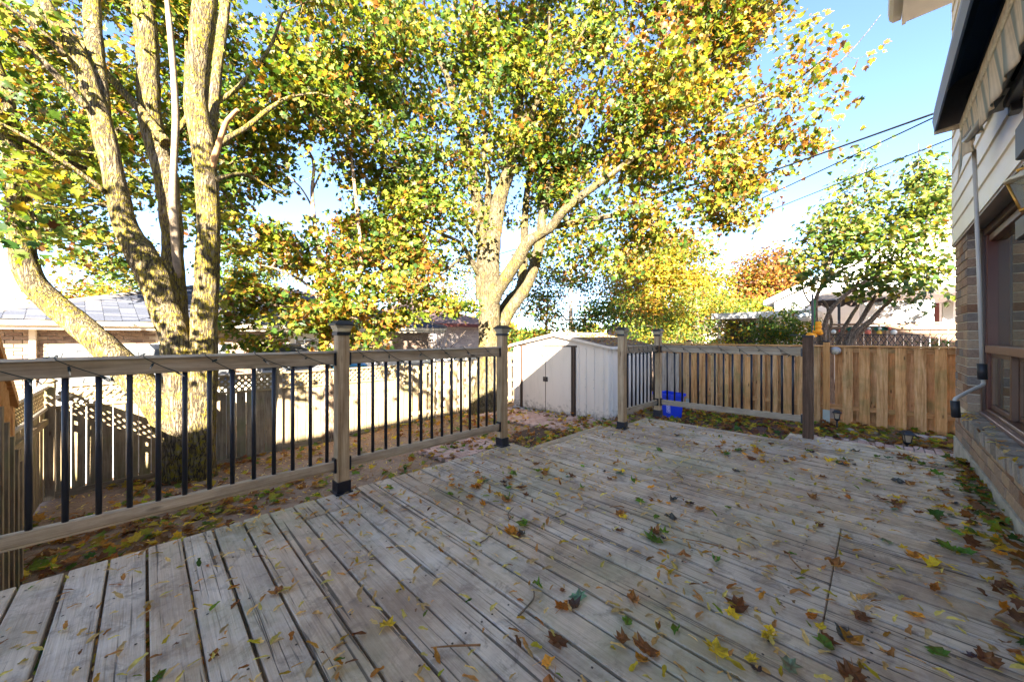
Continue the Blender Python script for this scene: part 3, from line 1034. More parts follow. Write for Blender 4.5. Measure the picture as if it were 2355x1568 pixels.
# rocks along the foot of the cedar fence
ROCK = plain('fieldstone', (.34, .29, .25), .9, .35, 7, 0, .2, .5)
rr = random.Random(21)
for k in range(13):
    x_ = rr.uniform(8.4, 9.4); y_ = .45 - k * .115 + rr.uniform(-.05, .05); s_ = rr.uniform(.045, .10)
    bm = bmesh.new(); bmesh.ops.create_icosphere(bm, subdivisions=2, radius=s_)
    sd = rr.uniform(0, 50)
    for v in bm.verts:
        f = 1 + .35 * mnoise.noise(v.co * 9 + Vector((sd, 0, 0)))
        v.co = Vector((v.co.x * f * 1.25, v.co.y * f, v.co.z * f * .6))
    me = bpy.data.meshes.new('rock'); bm.to_mesh(me); bm.free(); me.materials.append(ROCK)
    me.polygons.foreach_set('use_smooth', [True] * len(me.polygons))
    o = add('rock', me, None, (x_, y_, gz(x_, y_) + s_ * .35), (0, 0, rr.uniform(0, 6)))
    tag(o, 'rounded pale fieldstone in the leaf litter along the cedar fence', 'rock', 'fieldstones along the cedar fence')

# ------------------------------------------------------------------ our house along the deck
WY = -.56
XE, XC = 5.87, 5.19
hs = thing('house', (0, -1, -.9), 'brick and cream siding house wall with a large bronze framed window beside the deck', 'house')
box2('core_wall', hs, (-13, -9, -.95), (XE - .03, -.87, 4.6), plain('house_core', (.3, .27, .23), .9))
box2('foundation', hs, (-13, -.86, -.95), (XE, WY + .012, .088), CONC)
box2('mortar_bed', hs, (-13, -.86, .09), (XE - .008, WY - .010, .334), MORTAR)
box2('sill_mortar', hs, (1.4, -.72, .336), (XC - .02, WY - .008, .418), MORTAR)
box2('column_core', hs, (XC + .012, -.86, .336), (XE - .01, WY - .010, 2.05), MORTAR)
box2('upper_core', hs, (-13, -.86, 2.052), (XE - .02, WY - .03, 4.62), plain('house_core', (.3, .27, .23), .9))
box2('side_core', hs, (-13, -.86, .336), (1.4, WY - .012, 2.05), MORTAR)
items = []
rr = random.Random(31)
for j in range(3):
    z = .094 + j * .0805 + .036
    x = XE - (.105 if j % 2 else .0)
    if j % 2: items.append(((XE - .051, WY - .046, z), (.098, .1, .07), None))
    while x > 1.2:
        items.append(((x - .105, WY - .046 + rr.uniform(-.002, .002), z), (.2, .1, .07), (0, 0, rr.uniform(-.006, .006))))
        x -= .2105
for j in range(20):
    z = .434 + j * .0806 + .036
    x = XC
    first = .1 if j % 2 else .2
    while x < XE - .04:
        ln = min(first, XE - x - .002)
        items.append(((x + ln / 2, WY - .049 + rr.uniform(-.0015, .0015), z), (ln, .098, .0715), None))
        x += ln + .0105; first = .2
pieces('brick', 'bricks', hs, items, BRICK, .003, 300)
x = XC - .045
while x > 1.5:
    box('sill_brick', hs, (x, WY - .052 + rr.uniform(-.004, .004), .383 + rr.uniform(-.002, .002)), (.0665, .19, .094), ROWL, .005, (rr.uniform(-.05, -.02), rr.uniform(-.01, .01), rr.uniform(-.02, .02)))
    x -= .0755
# lapped siding boards
sx0 = 1.2
for j in range(14):
    z = 2.04 + j * .187
    m = MB().prism([(-13 if j > 1 else -13, WY + .022, z), (-13, WY + .010, z + .187), (-13, WY - .022, z + .195), (-13, WY - .022, z)], (XE + .055 + 13, 0, 0))
    m.build('siding_board', SIDING, hs)
    box2('corner_clip', hs, (XE + .056, WY - .04, z + .004), (XE + .062, WY + .018, z + .19), SIDING)
box2('siding_drip', hs, (-13, WY - .03, 2.02), (XE + .05, WY + .014, 2.038), plain('drip_edge', (.25, .2, .17), .5))
# eaves
box2('soffit', hs, (-13, WY, 4.66), (6.08, -.22, 4.69), SOFFIT)
box2('fascia', hs, (-13, -.22, 4.64), (6.08, -.19, 4.83), SOFFIT)
m = MB().prism([(-13, -.187, 4.72), (-13, -.187, 4.84), (-13, -.08, 4.84), (-13, -.09, 4.76), (-13, -.12, 4.72)], (19.1, 0, 0))
m.build('gutter', plain('gutter_grey', (.45, .43, .42), .4, .06), hs)
box2('rake_board', hs, (6.04, -.9, 4.69), (6.09, -.215, 4.85), plain('rake_grey', (.4, .38, .37), .5, .06))
m = MB().prism([(-13, -.1, 4.86), (-13, -4.6, 6.2), (-13, -9.1, 4.86)], (19.1, 0, 0))
m.build('roof', plain('house_shingle', (.09, .085, .08), .9, .2, 12), hs)

# window: outer frame, mullion, panes and lower sliders
WYP = -.665
wx0, wx1, wz0, wz1 = 1.5, XC - .006, .432, 2.03
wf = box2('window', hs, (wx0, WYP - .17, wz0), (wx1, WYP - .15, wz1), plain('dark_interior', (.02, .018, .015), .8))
box2('frame_side', wf, (wx1 - .05, WYP - .14, wz0 + .002), (wx1, WYP + .03, wz1), DFRAME, .004)
box2('frame_side', wf, (wx1 - .10, WYP - .14, wz0 + .03), (wx1 - .0515, WYP + .008, wz1), plain('red_brown_frame', (.075, .02, .016), .3), .004)
box2('frame_head', wf, (wx0, WYP - .14, wz1 - .06), (wx1 - .052, WYP + .02, wz1), DFRAME, .004)
box2('head_rail', wf, (wx0, WYP - .13, wz1 - .115), (wx1 - .102, WYP - .004, wz1 - .062), BFRAME, .004)
box2('window_sill', wf, (wx0, WYP - .14, wz0), (wx1 - .051, WYP + .045, wz0 + .03), plain('sill_bronze', (.16, .10, .09), .35), .004)
box2('sill_track', wf, (wx0, WYP - .12, wz0 + .031), (wx1 - .102, WYP + .012, wz0 + .058), BFRAME, .004)
box2('mullion', wf, (wx0, WYP - .13, .965), (wx1 - .102, WYP + .018, 1.03), plain('mullion_brown', (.2, .105, .07), .4, .1, 8), .006)
box2('mullion', wf, (3.35, WYP - .13, 1.031), (3.41, WYP + .01, wz1 - .116), BFRAME, .004)
box2('pane', wf, (wx0, WYP - .06, 1.031), (wx1 - .103, WYP - .052, wz1 - .116), GLASS)
for xa, xb, yo in ((4.42, wx1 - .105, -.02), (3.5, 4.44, -.055), (2.4, 3.48, -.02), (1.5, 2.42, -.055)):
    y = WYP + yo
    o = box2('slider_pane', wf, (xa + .04, y - .014, wz0 + .1), (xb - .04, y - .008, .93), GLASS)
    for lo, hi in (((xa, y - .03, wz0 + .06), (xa + .04, y + .006, .962)), ((xb - .04, y - .03, wz0 + .06), (xb, y + .006, .962)),
                   ((xa + .041, y - .03, wz0 + .06), (xb - .041, y + .006, wz0 + .1)), ((xa + .041, y - .03, .93), (xb - .041, y + .006, .962))):
        box2('sash', o, lo, hi, BFRAME, .003)

# ------------------------------------------------------------------ retractable awning
NAVY = plain('navy_awning_hood', (.05, .10, .20), .42, .15, 3.0)
aw = thing('awning', (3.95, -.45, 2.5), 'rolled up striped awning with dark blue hood above the bronze window', 'awning')
AX0, AX1 = -2.5, 3.96
prof = [(-.282, 2.555), (-.272, 2.63), (-.282, 2.72), (-.315, 2.80), (-.375, 2.865), (-.45, 2.90), (-.54, 2.915)]
inner = [(y - .009 if i < 4 else y - .002, z - (.001 if i < 3 else .011)) for i, (y, z) in enumerate(prof)]
m = MB()
n = len(prof)
for X_ in (AX0, AX1):
    for (y, z) in prof + list(reversed(inner)): m.v.append((X_, y, z))
k2n = 2 * n
for k in range(k2n):
    kk = (k + 1) % k2n
    m.f.append((k, kk, k2n + kk, k2n + k)); m.sm.append(False)
for s in (0, k2n):
    for k in range(n - 1):
        m.f.append((s + k, s + k + 1, s + k2n - 2 - k, s + k2n - 1 - k)); m.sm.append(False)
m.build('hood', NAVY, aw)
m = MB().prism([(AX1 - .01, y, z) for y, z in ((-.285, 2.556), (-.276, 2.63), (-.286, 2.72), (-.319, 2.797), (-.379, 2.86), (-.45, 2.895), (-.54, 2.91), (-.54, 2.66), (-.42, 2.57))], (.009, 0, 0))
m.build('end_cap', plain('hood_end', (.12, .12, .13), .5, .2, 8), aw)
box2('end_lip', aw, (AX1 - .004, -.40, 2.535), (AX1 + .012, -.28, 2.565), plain('mossy_cream', (.5, .46, .36), .7, .35, 25), .003)
MB().tube([(AX0, -.475, 2.72), (AX1 - .02, -.475, 2.72)], .05, 14).build('fabric_roll', plain('dark_fabric_roll', (.03, .03, .035), .9), aw)
MOSSY = plain('mossy_cream', (.5, .46, .36), .7, .35, 25)
box2('front_bar', aw, (AX0, -.425, 2.505), (AX1, -.395, 2.575), MOSSY, .006)


def stripe_mat():
    a = Mat('striped_awning_cloth')
    P = a.obj()
    x = a.n('SeparateXYZ', {0: P}).outputs[0]
    ph = a.math('FRACT', a.math('MULTIPLY', x, 6.2))
    st = a.ramp(ph, [(0, 0), (.08, 1), (.36, 1), (.44, 0)])
    ph2 = a.ramp(a.math('FRACT', a.math('MULTIPLY', x, 31.0)), [(0, .86), (.5, 1.0), (1, .86)])
    c = a.mix(st, (.72, .63, .50), (.33, .37, .35))
    c = a.mix(1.0, c, ph2, 'MULTIPLY')
    n_ = a.noise(P, 9, 5, .7)
    c = a.mix(a.ramp(n_, [(.5, 0), (.8, .5)]), c, (.25, .22, .16))
    a.fin(c, .9, 0, .1)
    tr = a.n('BsdfTranslucent', {'Color': c})
    mx = a.n('MixShader', {0: .3, 1: a.p.outputs[0], 2: tr.outputs[0]})
    a.t.links.new(mx.outputs[0], a.out.inputs[0])
    return a.m


m = MB()
nxv, nzv = 260, 7
for i in range(nxv + 1):
    X_ = AX1 + .03 - (AX1 - AX0) * i / nxv
    near = max(0, 1 - (AX1 - X_) / .16)
    drop = .195 + .03 * abs(math.sin(X_ * 9.7)) + .10 * near ** 2
    for k in range(nzv + 1):
        f = k / nzv
        yy = -.402 + f * (.009 * math.sin(X_ * 23) + .006 * math.sin(X_ * 41 + 1)) - .02 * f + near * f * .03
        m.v.append((X_ + near * f * .04 * math.sin(f * 6), yy, 2.52 - drop * f))
for i in range(nxv):
    for k in range(nzv):
        a_ = i * (nzv + 1) + k
        m.f.append((a_, a_ + 1, a_ + nzv + 2, a_ + nzv + 1)); m.sm.append(True)
me = bpy.data.meshes.new('valance'); me.from_pydata(m.v, [], m.f); me.polygons.foreach_set('use_smooth', m.sm); me.materials.append(stripe_mat())
o = add('valance', me, aw)
md = o.modifiers.new('solid', 'SOLIDIFY'); md.thickness = .003
box2('folding_arm', aw, (.2, -.475, 2.40), (3.6, -.43, 2.455), plain('arm_grey', (.35, .34, .32), .4, .1), .008)
box2('folding_arm', aw, (.2, -.53, 2.34), (3.3, -.48, 2.385), BLACK, .006)
m = MB()
pp, r_ = smooth_path([(3.62, -.43, 2.42), (3.72, -.40, 2.37), (3.60, -.40, 2.335), (3.36, -.43, 2.35), (3.3, -.47, 2.42)], [.018, .02, .016, .02, .022], 4)
m.tube(pp, r_, 8)
m.box((3.4, -.47, 2.44), (.3, .1, .03))
m.build('arm_elbow', plain('elbow_grey', (.2, .2, .2), .35, .2), aw)
box2('wall_bracket', aw, (3.25, -.54, 2.3), (3.33, -.5, 2.66), BLACK, .005)
box2('torsion_bar', aw, (AX0, -.53, 2.60), (3.9, -.485, 2.645), BLACK, .004)
# crank handle
ROD = plain('grey_rod', (.42, .40, .37), .35, .08, 6)
cr0 = at(2240, 345, 2.44)
c1 = at(2258, 836, 2.44)
c2 = at(2260, 872, 2.44)
MB().tube([cr0, at(2252, 640, 2.44), c1], [.0105, .0105, .0105], 10).build('crank_rod', ROD, aw)
o = MB().tube([c1, c2], .023, 12).build('crank_grip', BLACKP, aw)
m = MB()
pp, r_ = smooth_path([c2, at(2262, 880, 2.44), at(2258, 886, 2.43), at(2235, 896, 2.41), at(2205, 912, 2.38), at(2197, 917, 2.38), at(2196, 924, 2.38)], [.011] * 7, 4)
m.tube(pp, r_, 8)
m.build('crank_bend', ROD, aw)
MB().tube([at(2196, 921, 2.38), at(2199, 959, 2.38)], .021, 12).build('crank_grip', BLACKP, aw)

# ------------------------------------------------------------------ lantern and its channel post by the door
dp = thing('channel_post', (3.05, -.5, 1.6), 'white fluted channel with black brackets on the wall above the window', 'post')
yq = -.485
m = MB().box2((2.62, yq - .07, 1.62), (3.02, yq - .03, 2.42))
for k in range(5): m.box2((2.66 + k * .08, yq - .03, 1.62), (2.69 + k * .08, yq - .018, 2.42))
m.build('channel', WHITE, dp)
box2('bracket', dp, (2.60, yq - .08, 1.97), (3.05, yq + .005, 2.13), BLACKP, .006)
box2('bracket', dp, (2.60, yq - .08, 1.575), (3.05, yq + .005, 1.675), BLACKP, .006)
box2('upper_rail', dp, (2.6, yq - .075, 2.131), (3.03, yq - .015, 2.46), plain('bronze_channel', (.06, .045, .03), .4), .004)
lc = at(2378, 432, 1.9)
ln = thing('wall_lantern', lc, 'brass and glass carriage lantern hanging beside the white channel post', 'lantern')
BRASS = plain('aged_brass', (.5, .27, .06), .35, .2, 20, .6)
q4 = PI / 4 + .35
for a_ in range(4):
    th = q4 + a_ * PI / 2
    MB().tube([(lc.x + .085 * math.cos(th), lc.y + .085 * math.sin(th), lc.z + .05), (lc.x + .043 * math.cos(th), lc.y + .043 * math.sin(th), lc.z - .10)], .006, 5).build('lantern_bar', BRASS, ln)
gl = Mat('clear_lantern_glass'); gl.fin((.75, .8, .8), .05, 0, .5); gl.p.inputs['Transmission Weight'].default_value = .8
MB().lathe([(.04, -.10), (.08, .05)], lc, 4, q4, False).build('lantern_glass', gl.m, ln)
MB().lathe([(.098, .05), (.1, .06), (.05, .09), (.03, .12), (.034, .13), (.01, .15)], lc, 12).build('lantern_cap', plain('cream_enamel', (.6, .55, .42), .4), ln)
MB().lathe([(.046, -.115), (.046, -.10), (.02, -.125), (.004, -.15)][::-1], lc, 8).build('lantern_base', BRASS, ln)
MB().tube([(lc.x, lc.y, lc.z - .09), (lc.x, lc.y, lc.z - .02)], .01, 8).build('candle_socket', WHITE, ln)
pp, r_ = smooth_path([(lc.x, lc.y, lc.z + .13), (lc.x, lc.y - .03, lc.z + .19), (lc.x - .02, lc.y - .11, lc.z + .16), (lc.x - .02, yq - .03, lc.z + .1)], [.008] * 4, 5)
MB().tube(pp, r_, 6).build('lantern_arm', BRASS, ln)


# ------------------------------------------------------------------ neighbours
def shingle_mat(name, stops):
    a = Mat(name)
    c = a.ramp(a.rand(), stops, 'CONSTANT')
    n_ = a.noise(a.pos(), 30, 4, .7)
    c = a.mix(1.0, c, a.ramp(n_, [(.3, .75), (.7, 1.25)]), 'MULTIPLY')
    return a.fin(c, .9, 0, .2)


SHG = shingle_mat('slate_blue_shingle', [(0, (.050, .056, .078)), (.3, (.066, .072, .095)), (.6, (.04, .046, .066)), (.8, (.085, .085, .10))])
SHG2 = shingle_mat('grey_shingle', [(0, (.09, .094, .10)), (.3, (.12, .12, .125)), (.6, (.07, .074, .082)), (.8, (.14, .14, .145))])


def shingled(parent, x0, x1, y0, z0, y1, z1, mat, course=.14, tab=.3, cap=300, trim=None, base_mat=None):
    """roof slope from eave (y0,z0) up to (y1,z1), x0..x1; trim(f) narrows it towards the ridge"""
    L = math.hypot(y1 - y0, z1 - z0); ang = math.atan2(z1 - z0, y1 - y0)
    its = []
    n_ = int(L / course)
    r_ = random.Random(int(x0 * 100))
    for j in range(n_):
        f = (j + .5) / n_
        a_, b_ = trim(f) if trim else (x0, x1)
        x = a_ - (tab / 2 if j % 2 else 0)
        while x < b_:
            xa, xb = max(x, a_), min(x + tab, b_)
            if xb - xa > .03:
                its.append((((xa + xb) / 2, y0 + (y1 - y0) * f, z0 + (z1 - z0) * f + .012 + r_.uniform(0, .004)), (xb - xa - .008, course * 1.12, .012), (ang - .06 if y1 > y0 else ang + .06, 0, 0)))
            x += tab
    pieces('shingle', 'shingles', parent, its, mat, 0, cap)


NH = 12.6
nb = thing('bungalow', (2.5, NH + 4, -1.2), 'brown brick bungalow with slate blue hip roof behind the lattice fence', 'house')
hx0, hx1, ez, rz_ = -2.15, 8.0, 1.33, 2.95
box2('wall_core', nb, (hx0 + .05, NH + .05, -1.6), (hx1 - .05, NH + 8, ez), MORTAR)
its = []
j = 0
z = -1.3
wins = [(.32, 1.28, .35, 1.05), (3.2, 3.95, .35, 1.05)]
while z < ez - .1:
    x = hx0 - (.11 if j % 2 else 0)
    while x < hx1:
        cx = x + .11
        if z > -.2 and not any(a_ - .22 < cx < b_ + .22 and c_ - .05 < z + .035 < d_ + .3 for a_, b_, c_, d_ in wins):
            its.append(((cx, NH + .03, z + .036), (.21, .05, .066), None))
        x += .2215
    z += .078; j += 1
pieces('brick', 'bricks', nb, its, BRICKF, 0, 300)
for a_, b_, c_, d_ in wins:
    o = box2('window', nb, (a_ - .1, NH - .02, c_ - .04), (b_ + .1, NH + .045, d_ + .27), CREAM)
    box2('sash_frame', o, (a_, NH - .035, c_), (b_, NH - .021, d_), WHITE)
    mid = a_ + (b_ - a_) * .36
    box2('pane', o, (a_ + .04, NH - .042, c_ + .04), (mid - .02, NH - .036, d_ - .04), FARGLASS)
    box2('pane', o, (mid + .02, NH - .042, c_ + .04), (b_ - .04, NH - .036, d_ - .04), FARGLASS)
box2('fascia_board', nb, (hx0 - .4, NH - .42, ez - .07), (hx1 + .4, NH - .4, ez + .09), CREAM)
box2('soffit_board', nb, (hx0 - .4, NH - .4, ez - .05), (hx1 + .4, NH + .05, ez - .02), CREAM)
m = MB().prism([(hx0 - .42, NH - .52, ez + .02), (hx0 - .42, NH - .53, ez + .11), (hx0 - .42, NH - .425, ez + .11), (hx0 - .42, NH - .425, ez)], (hx1 - hx0 + .84, 0, 0))
m.build('roof_gutter', CREAM, nb)
box2('downspout', nb, (hx0 + .42, NH - .08, -1.3), (hx0 + .52, NH + .0, ez - .05), CREAM, .01)
y0, y1 = NH - .5, NH + 4
m = MB()
P0, P1, P2, P3 = (hx0 - .45, y0, ez + .1), (hx1 + .45, y0, ez + .1), (hx1 + .45, NH + 8.5, ez + .1), (hx0 - .45, NH + 8.5, ez + .1)
r0, r1 = (hx0 + 4.0, y1, rz_), (hx1 - 4.0, y1, rz_)
m.poly([P0, P1, r1, r0]); m.poly([P2, P3, r0, r1]); m.poly([P3, P0, r0]); m.poly([P1, P2, r1]); m.poly([P3, P2, P1, P0])
m.build('roof', plain('slate_roof_deck', (.045, .05, .068), .9, .2, 6), nb)
dz = .02
shingled(nb, hx0 - .45, hx1 + .45, y0, ez + .1 + dz, y1, rz_ + dz, SHG, .13, .27, 300, lambda f: (hx0 - .45 + 4.45 * f, hx1 + .45 - 4.45 * f))
MB().tube([Vector(P0) + Vector((0, 0, .04)), Vector(r0) + Vector((0, 0, .04)), Vector(r1) + Vector((0, 0, .04)), Vector(P1) + Vector((0, 0, .04))], .07, 6).build('hip_cap', plain('hip_cap_grey', (.13, .115, .11), .9), nb)

# small grey roofed sheds right behind the lattice fence


def low_shed(label, x0, x1, y0, y1, ze, zr, capw):
    t = thing('low_shed', ((x0 + x1) / 2, (y0 + y1) / 2, -1.2), label, 'shed', 'low sheds behind the lattice fence')
    box2('shed_wall', t, (x0 + .1, y0 + .1, -1.3), (x1 - .1, y1 - .1, ze), plain('pale_shed_wall', (.45, .44, .42), .7, .1))
    ym = (y0 + y1) / 2
    m = MB().prism([(x0, y0, ze), (x0, ym, zr), (x0, y1, ze), (x0, y1, ze - .03), (x0, y0, ze - .03)], (x1 - x0, 0, 0))
    m.build('shed_roof', plain('low_shed_deck', (.15, .15, .16), .9), t)
    shingled(t, x0, x1, y0, ze + .012, ym, zr + .012, SHG2, .14, .30, 200)
    box2('roof_ridge', t, (x0 - .03, ym - .09, zr + .0), (x1 + .03, ym + .09, zr + capw), plain('ridge_grey', (.22, .23, .26), .7, .1), .01)
    box2('drip_edge', t, (x0 - .02, y0 - .03, ze - .05), (x1 + .02, y0, ze + .02), plain('drip_grey', (.36, .38, .42), .7, .1))


low_shed('grey shingled shed roof behind the lattice fence near the corner finial', -1.15, 1.25, 8.75, 11.2, .28, .86, .1)
low_shed('grey shingled shed roof just behind the lattice between both maples', 1.7, 2.75, 8.8, 10.6, .40, .86, .09)
t = thing('flat_shed', (5.9, 9.5, -1.2), 'flat blue grey shed roof with pale fascia over the board fence', 'shed')
box2('shed_wall', t, (4.75, 8.8, -1.3), (7.5, 11.2, .45), plain('flat_shed_wall', (.5, .52, .56), .7, .1))
box2('fascia', t, (4.65, 8.62, .42), (7.6, 8.66, .60), WHITE)
box2('roof_sheet', t, (4.6, 8.6, .6), (7.65, 11.4, .66), plain('blue_grey_roofing', (.11, .145, .2), .6, .2, 4))
for k in range(6): box2('roof_batten', t, (4.7 + k * .55, 8.62, .662), (4.74 + k * .55, 11.35, .685), plain('blue_grey_roofing', (.11, .145, .2), .6, .2, 4))
# blue tarp mound
bm = bmesh.new(); bmesh.ops.create_icosphere(bm, subdivisions=4, radius=1)
for v in bm.verts:
    f = 1 + .16 * mnoise.noise(v.co * 2.3) + .05 * mnoise.noise(v.co * 7)
    zc = max(v.co.z, -.35)
    v.co = Vector((v.co.x * .85 * f, v.co.y * .45 * f, zc * .75 * f))
me = bpy.data.meshes.new('tarp'); bm.to_mesh(me); bm.free(); me.materials.append(plain('turquoise_tarp', (.05, .27, .5), .35, .3, 3))
me.polygons.foreach_set('use_smooth', [True] * len(me.polygons))
o = add('tarp_cover', me, None, (3.55, 9.5, -.2))
tag(o, 'turquoise blue tarp mound showing through the lattice behind the young maple', 'tarp')

h2 = thing('pale_brick_house', (12, 19, -1.2), 'pale brick house with red-brown roof behind the big maple trunk', 'house')
box2('wall', h2, (8.8, 17.0, -1.5), (15.2, 24, 1.75), plain('pale_brick_wall', (.5, .45, .42), .9, .15, 14))
its = []
j = 0
z = -.6
while z < 1.72:
    x = 8.8 - (.15 if j % 2 else 0)
    while x < 15.1:
        its.append(((x + .14, 16.985, z + .05), (.28, .03, .09), None)); x += .3
    z += .105; j += 1
pieces('brick', 'bricks', h2, its, brick_mat('pale_brick', [(0, (.5, .44, .42)), (.4, (.56, .5, .47)), (.7, (.44, .39, .38))]), 0, 200)
m = MB()
a_, b_, c_, d_ = (8.3, 16.5, 1.75), (15.7, 16.5, 1.75), (15.7, 24.5, 1.75), (8.3, 24.5, 1.75)
e_, f_ = (11.3, 20.5, 3.3), (12.7, 20.5, 3.3)
m.poly([a_, b_, f_, e_]); m.poly([c_, d_, e_, f_]); m.poly([d_, a_, e_]); m.poly([b_, c_, f_]); m.poly([d_, c_, b_, a_])
m.build('roof', plain('red_brown_roof', (.12, .075, .068), .9, .2, 5), h2)
box2('fascia', h2, (8.28, 16.44, 1.66), (15.72, 16.5, 1.84), plain('maroon_trim', (.13, .035, .03), .5))
o = box2('window', h2, (9.3, 16.9, .3), (10.1, 16.96, 1.3), WHITE)
box2('pane', o, (9.37, 16.87, .37), (10.03, 16.895, 1.23), FARGLASS)

# ---- right hand neighbour
nr = thing('white_house', (20, -2, -.8), 'white gabled neighbour house beyond the lilac', 'house')
wp = 18.2
m = MB().prism([(wp, 3.0, -1), (wp, 3.0, 2.5), (wp, -2.2, 5.1), (wp, -7.4, 2.5), (wp, -7.4, -1)], (9, 0, 0))
m.build('wall', plain('white_siding_wall', (.78, .77, .75), .6, .03, 3), nr)
for j in range(22):
    box2('siding_course', nr, (wp - .016, -7.3, -.4 + j * .2), (wp - .002, 2.98 - max(0, (-.4 + j * .2 - 2.35) / .5), -.4 + j * .2 + .188), plain('white_siding_wall', (.78, .77, .75), .6, .03, 3))
for sg in (1, -1):
    m = MB().prism([(wp - .35, -2.2, 5.15), (wp - .35, -2.2 + sg * 5.5, 2.4), (wp - .35, -2.2 + sg * 5.5, 2.58), (wp - .35, -2.2, 5.33)], (9.6, 0, 0))
    m.build('roof', plain('pale_roof_edge', (.55, .54, .53), .7, .1), nr)
box2('downspout', nr, (wp - .1, 2.3, -.8), (wp - .02, 2.4, 2.5), GREYM)
o = box2('window', nr, (wp - .06, -1.4, 1.2), (wp - .018, -.3, 2.2), plain('maroon_trim', (.13, .035, .03), .5))
box2('pane', o, (wp - .07, -1.3, 1.28), (wp - .061, -.4, 2.12), FARGLASS)

pa = thing('patio_cover', (14.5, 0, -.7), 'dark patio canopy with scalloped edge and white columns behind the cedar fence', 'canopy')
CAN = plain('brown_canopy', (.045, .03, .027), .8, .2)
m = MB().prism([(13.4, -3.2, 2.05), (13.4, -3.2, 2.12), (17.8, -3.2, 2.75), (17.8, -3.2, 2.68)], (0, 4.6, 0))
m.build('canopy_sheet', CAN, pa)
m = MB()
for k in range(18):
    y = -3.2 + k * .2545
    m.prism([(13.38, y, 2.1), (13.38, y, 1.98)] + [(13.38, y + .2545 * (i + 1) / 6, 1.98 - .07 * math.sin(PI * (i + 1) / 6)) for i in range(5)] + [(13.38, y + .2545, 1.98), (13.38, y + .2545, 2.1)], (.015, 0, 0))
m.build('scalloped_edge', CAN, pa)
for y in (1.25, .75): box2('canopy_post', pa, (13.3, y - .03, -.8), (13.36, y + .03, 2.05), BLACK)
for y in (-1.22, -1.52): box2('column', pa, (14.0, y - .09, -.8), (14.18, y + .09, 2.1), WHITE, .01)
cl = Mat('clear_plastic_sheet'); cl.fin((.7, .72, .7), .2, 0, .5)
trp = cl.n('BsdfTransparent'); mx = cl.n('MixShader', {0: .55, 1: cl.p.outputs[0], 2: trp.outputs[0]}); cl.t.links.new(mx.outputs[0], cl.out.inputs[0])
m = MB()
for i in range(21):
    for k in range(7):
        y = .35 - 1.3 * i / 20; z = 2.0 - .82 * k / 6
        m.v.append((13.34 - .05 * mnoise.noise(Vector((y * 4, z * 2, 0))), y, z + .05 * math.sin(i * .4) * (k / 6)))
for i in range(20):
    for k in range(6):
        a_ = i * 7 + k; m.f.append((a_, a_ + 1, a_ + 8, a_ + 7)); m.sm.append(True)
o = m.build('plastic_curtain', cl.m, pa)

t = thing('patio_fence', (13, .6, -.7), 'brown weathered board fence with flat cap under the dark patio canopy', 'fence')
y = -1.28
rr = random.Random(44)
while y < 1.2:
    box('fence_board', t, (13.0, y + .07, .35), (.02, .132, 2.05), wood('nfence', 'z'), 0, (rr.uniform(-.005, .005), 0, 0)); y += .14
box2('fence_cap', t, (12.93, -1.3, 1.40), (13.07, 1.25, 1.45), wood('nfence', 'y'), .004)
box2('upper_rail', t, (12.95, -1.3, 1.28), (12.985, 1.25, 1.38), wood('nfence', 'y'))
t = thing('trellis', (12.4, .6, -.7), 'black wire trellis behind the cedar fence with ivy on it', 'trellis')
for k in range(26):
    for sg in (1, -1):
        y = -.95 + k * .09
        MB().tube([(12.4 + sg * .006, y, .7), (12.4 + sg * .006, y + sg * .24, 1.16)], .006, 4).build('trellis_rod', BLACK, t)
box2('trellis_top', t, (12.39, -1.2, 1.15), (12.41, 1.7, 1.17), BLACK)
# little paper lanterns on a cord
cordpts = [(12.85, 1.35, 1.36), (12.85, .7, 1.30), (12.85, .1, 1.34), (12.85, -.3, 1.30)]
t = thing('lantern_string', (12.85, .5, 1.3), 'string of small white, coral and yellow paper lanterns with green leaves', 'lantern string')
P, R_ = smooth_path(cordpts, [.006] * 4, 6)
MB().tube(P, R_, 4).build('cord', WIRE, t)
for k, (y, z, r_, c) in enumerate([(.83, 1.24, .055, (.7, .7, .66)), (.71, 1.26, .03, (.6, .1, .08)), (.18, 1.22, .062, (.75, .2, .13)), (.16, 1.31, .035, (.7, .7, .66)), (-.02, 1.21, .052, (.8, .5, .08)), (-.03, 1.31, .035, (.72, .7, .66)), (-.27, 1.22, .06, (.75, .73, .68)), (-.2, 1.31, .032, (.6, .12, .08))]):
    pr = [(.004, -1), (.5, -.86), (.87, -.5), (1, 0), (.87, .5), (.5, .86), (.004, 1)]
    MB().lathe([(a_ * r_, b_ * r_) for a_, b_ in pr], (12.84, y, z), 12).build('paper_lantern', plain('lantern_%d' % k, c, .7), t)
for y in (.62, .52, .45, .3, .02, -.1, -.16):
    MB().prism([(12.86, y - .09, 1.32), (12.86, y, 1.36), (12.86, y + .07, 1.31), (12.86, y + .02, 1.25)], (.008, 0, 0)).build('cloth_leaf', plain('teal_leaf', (.02, .16, .12), .6), t)
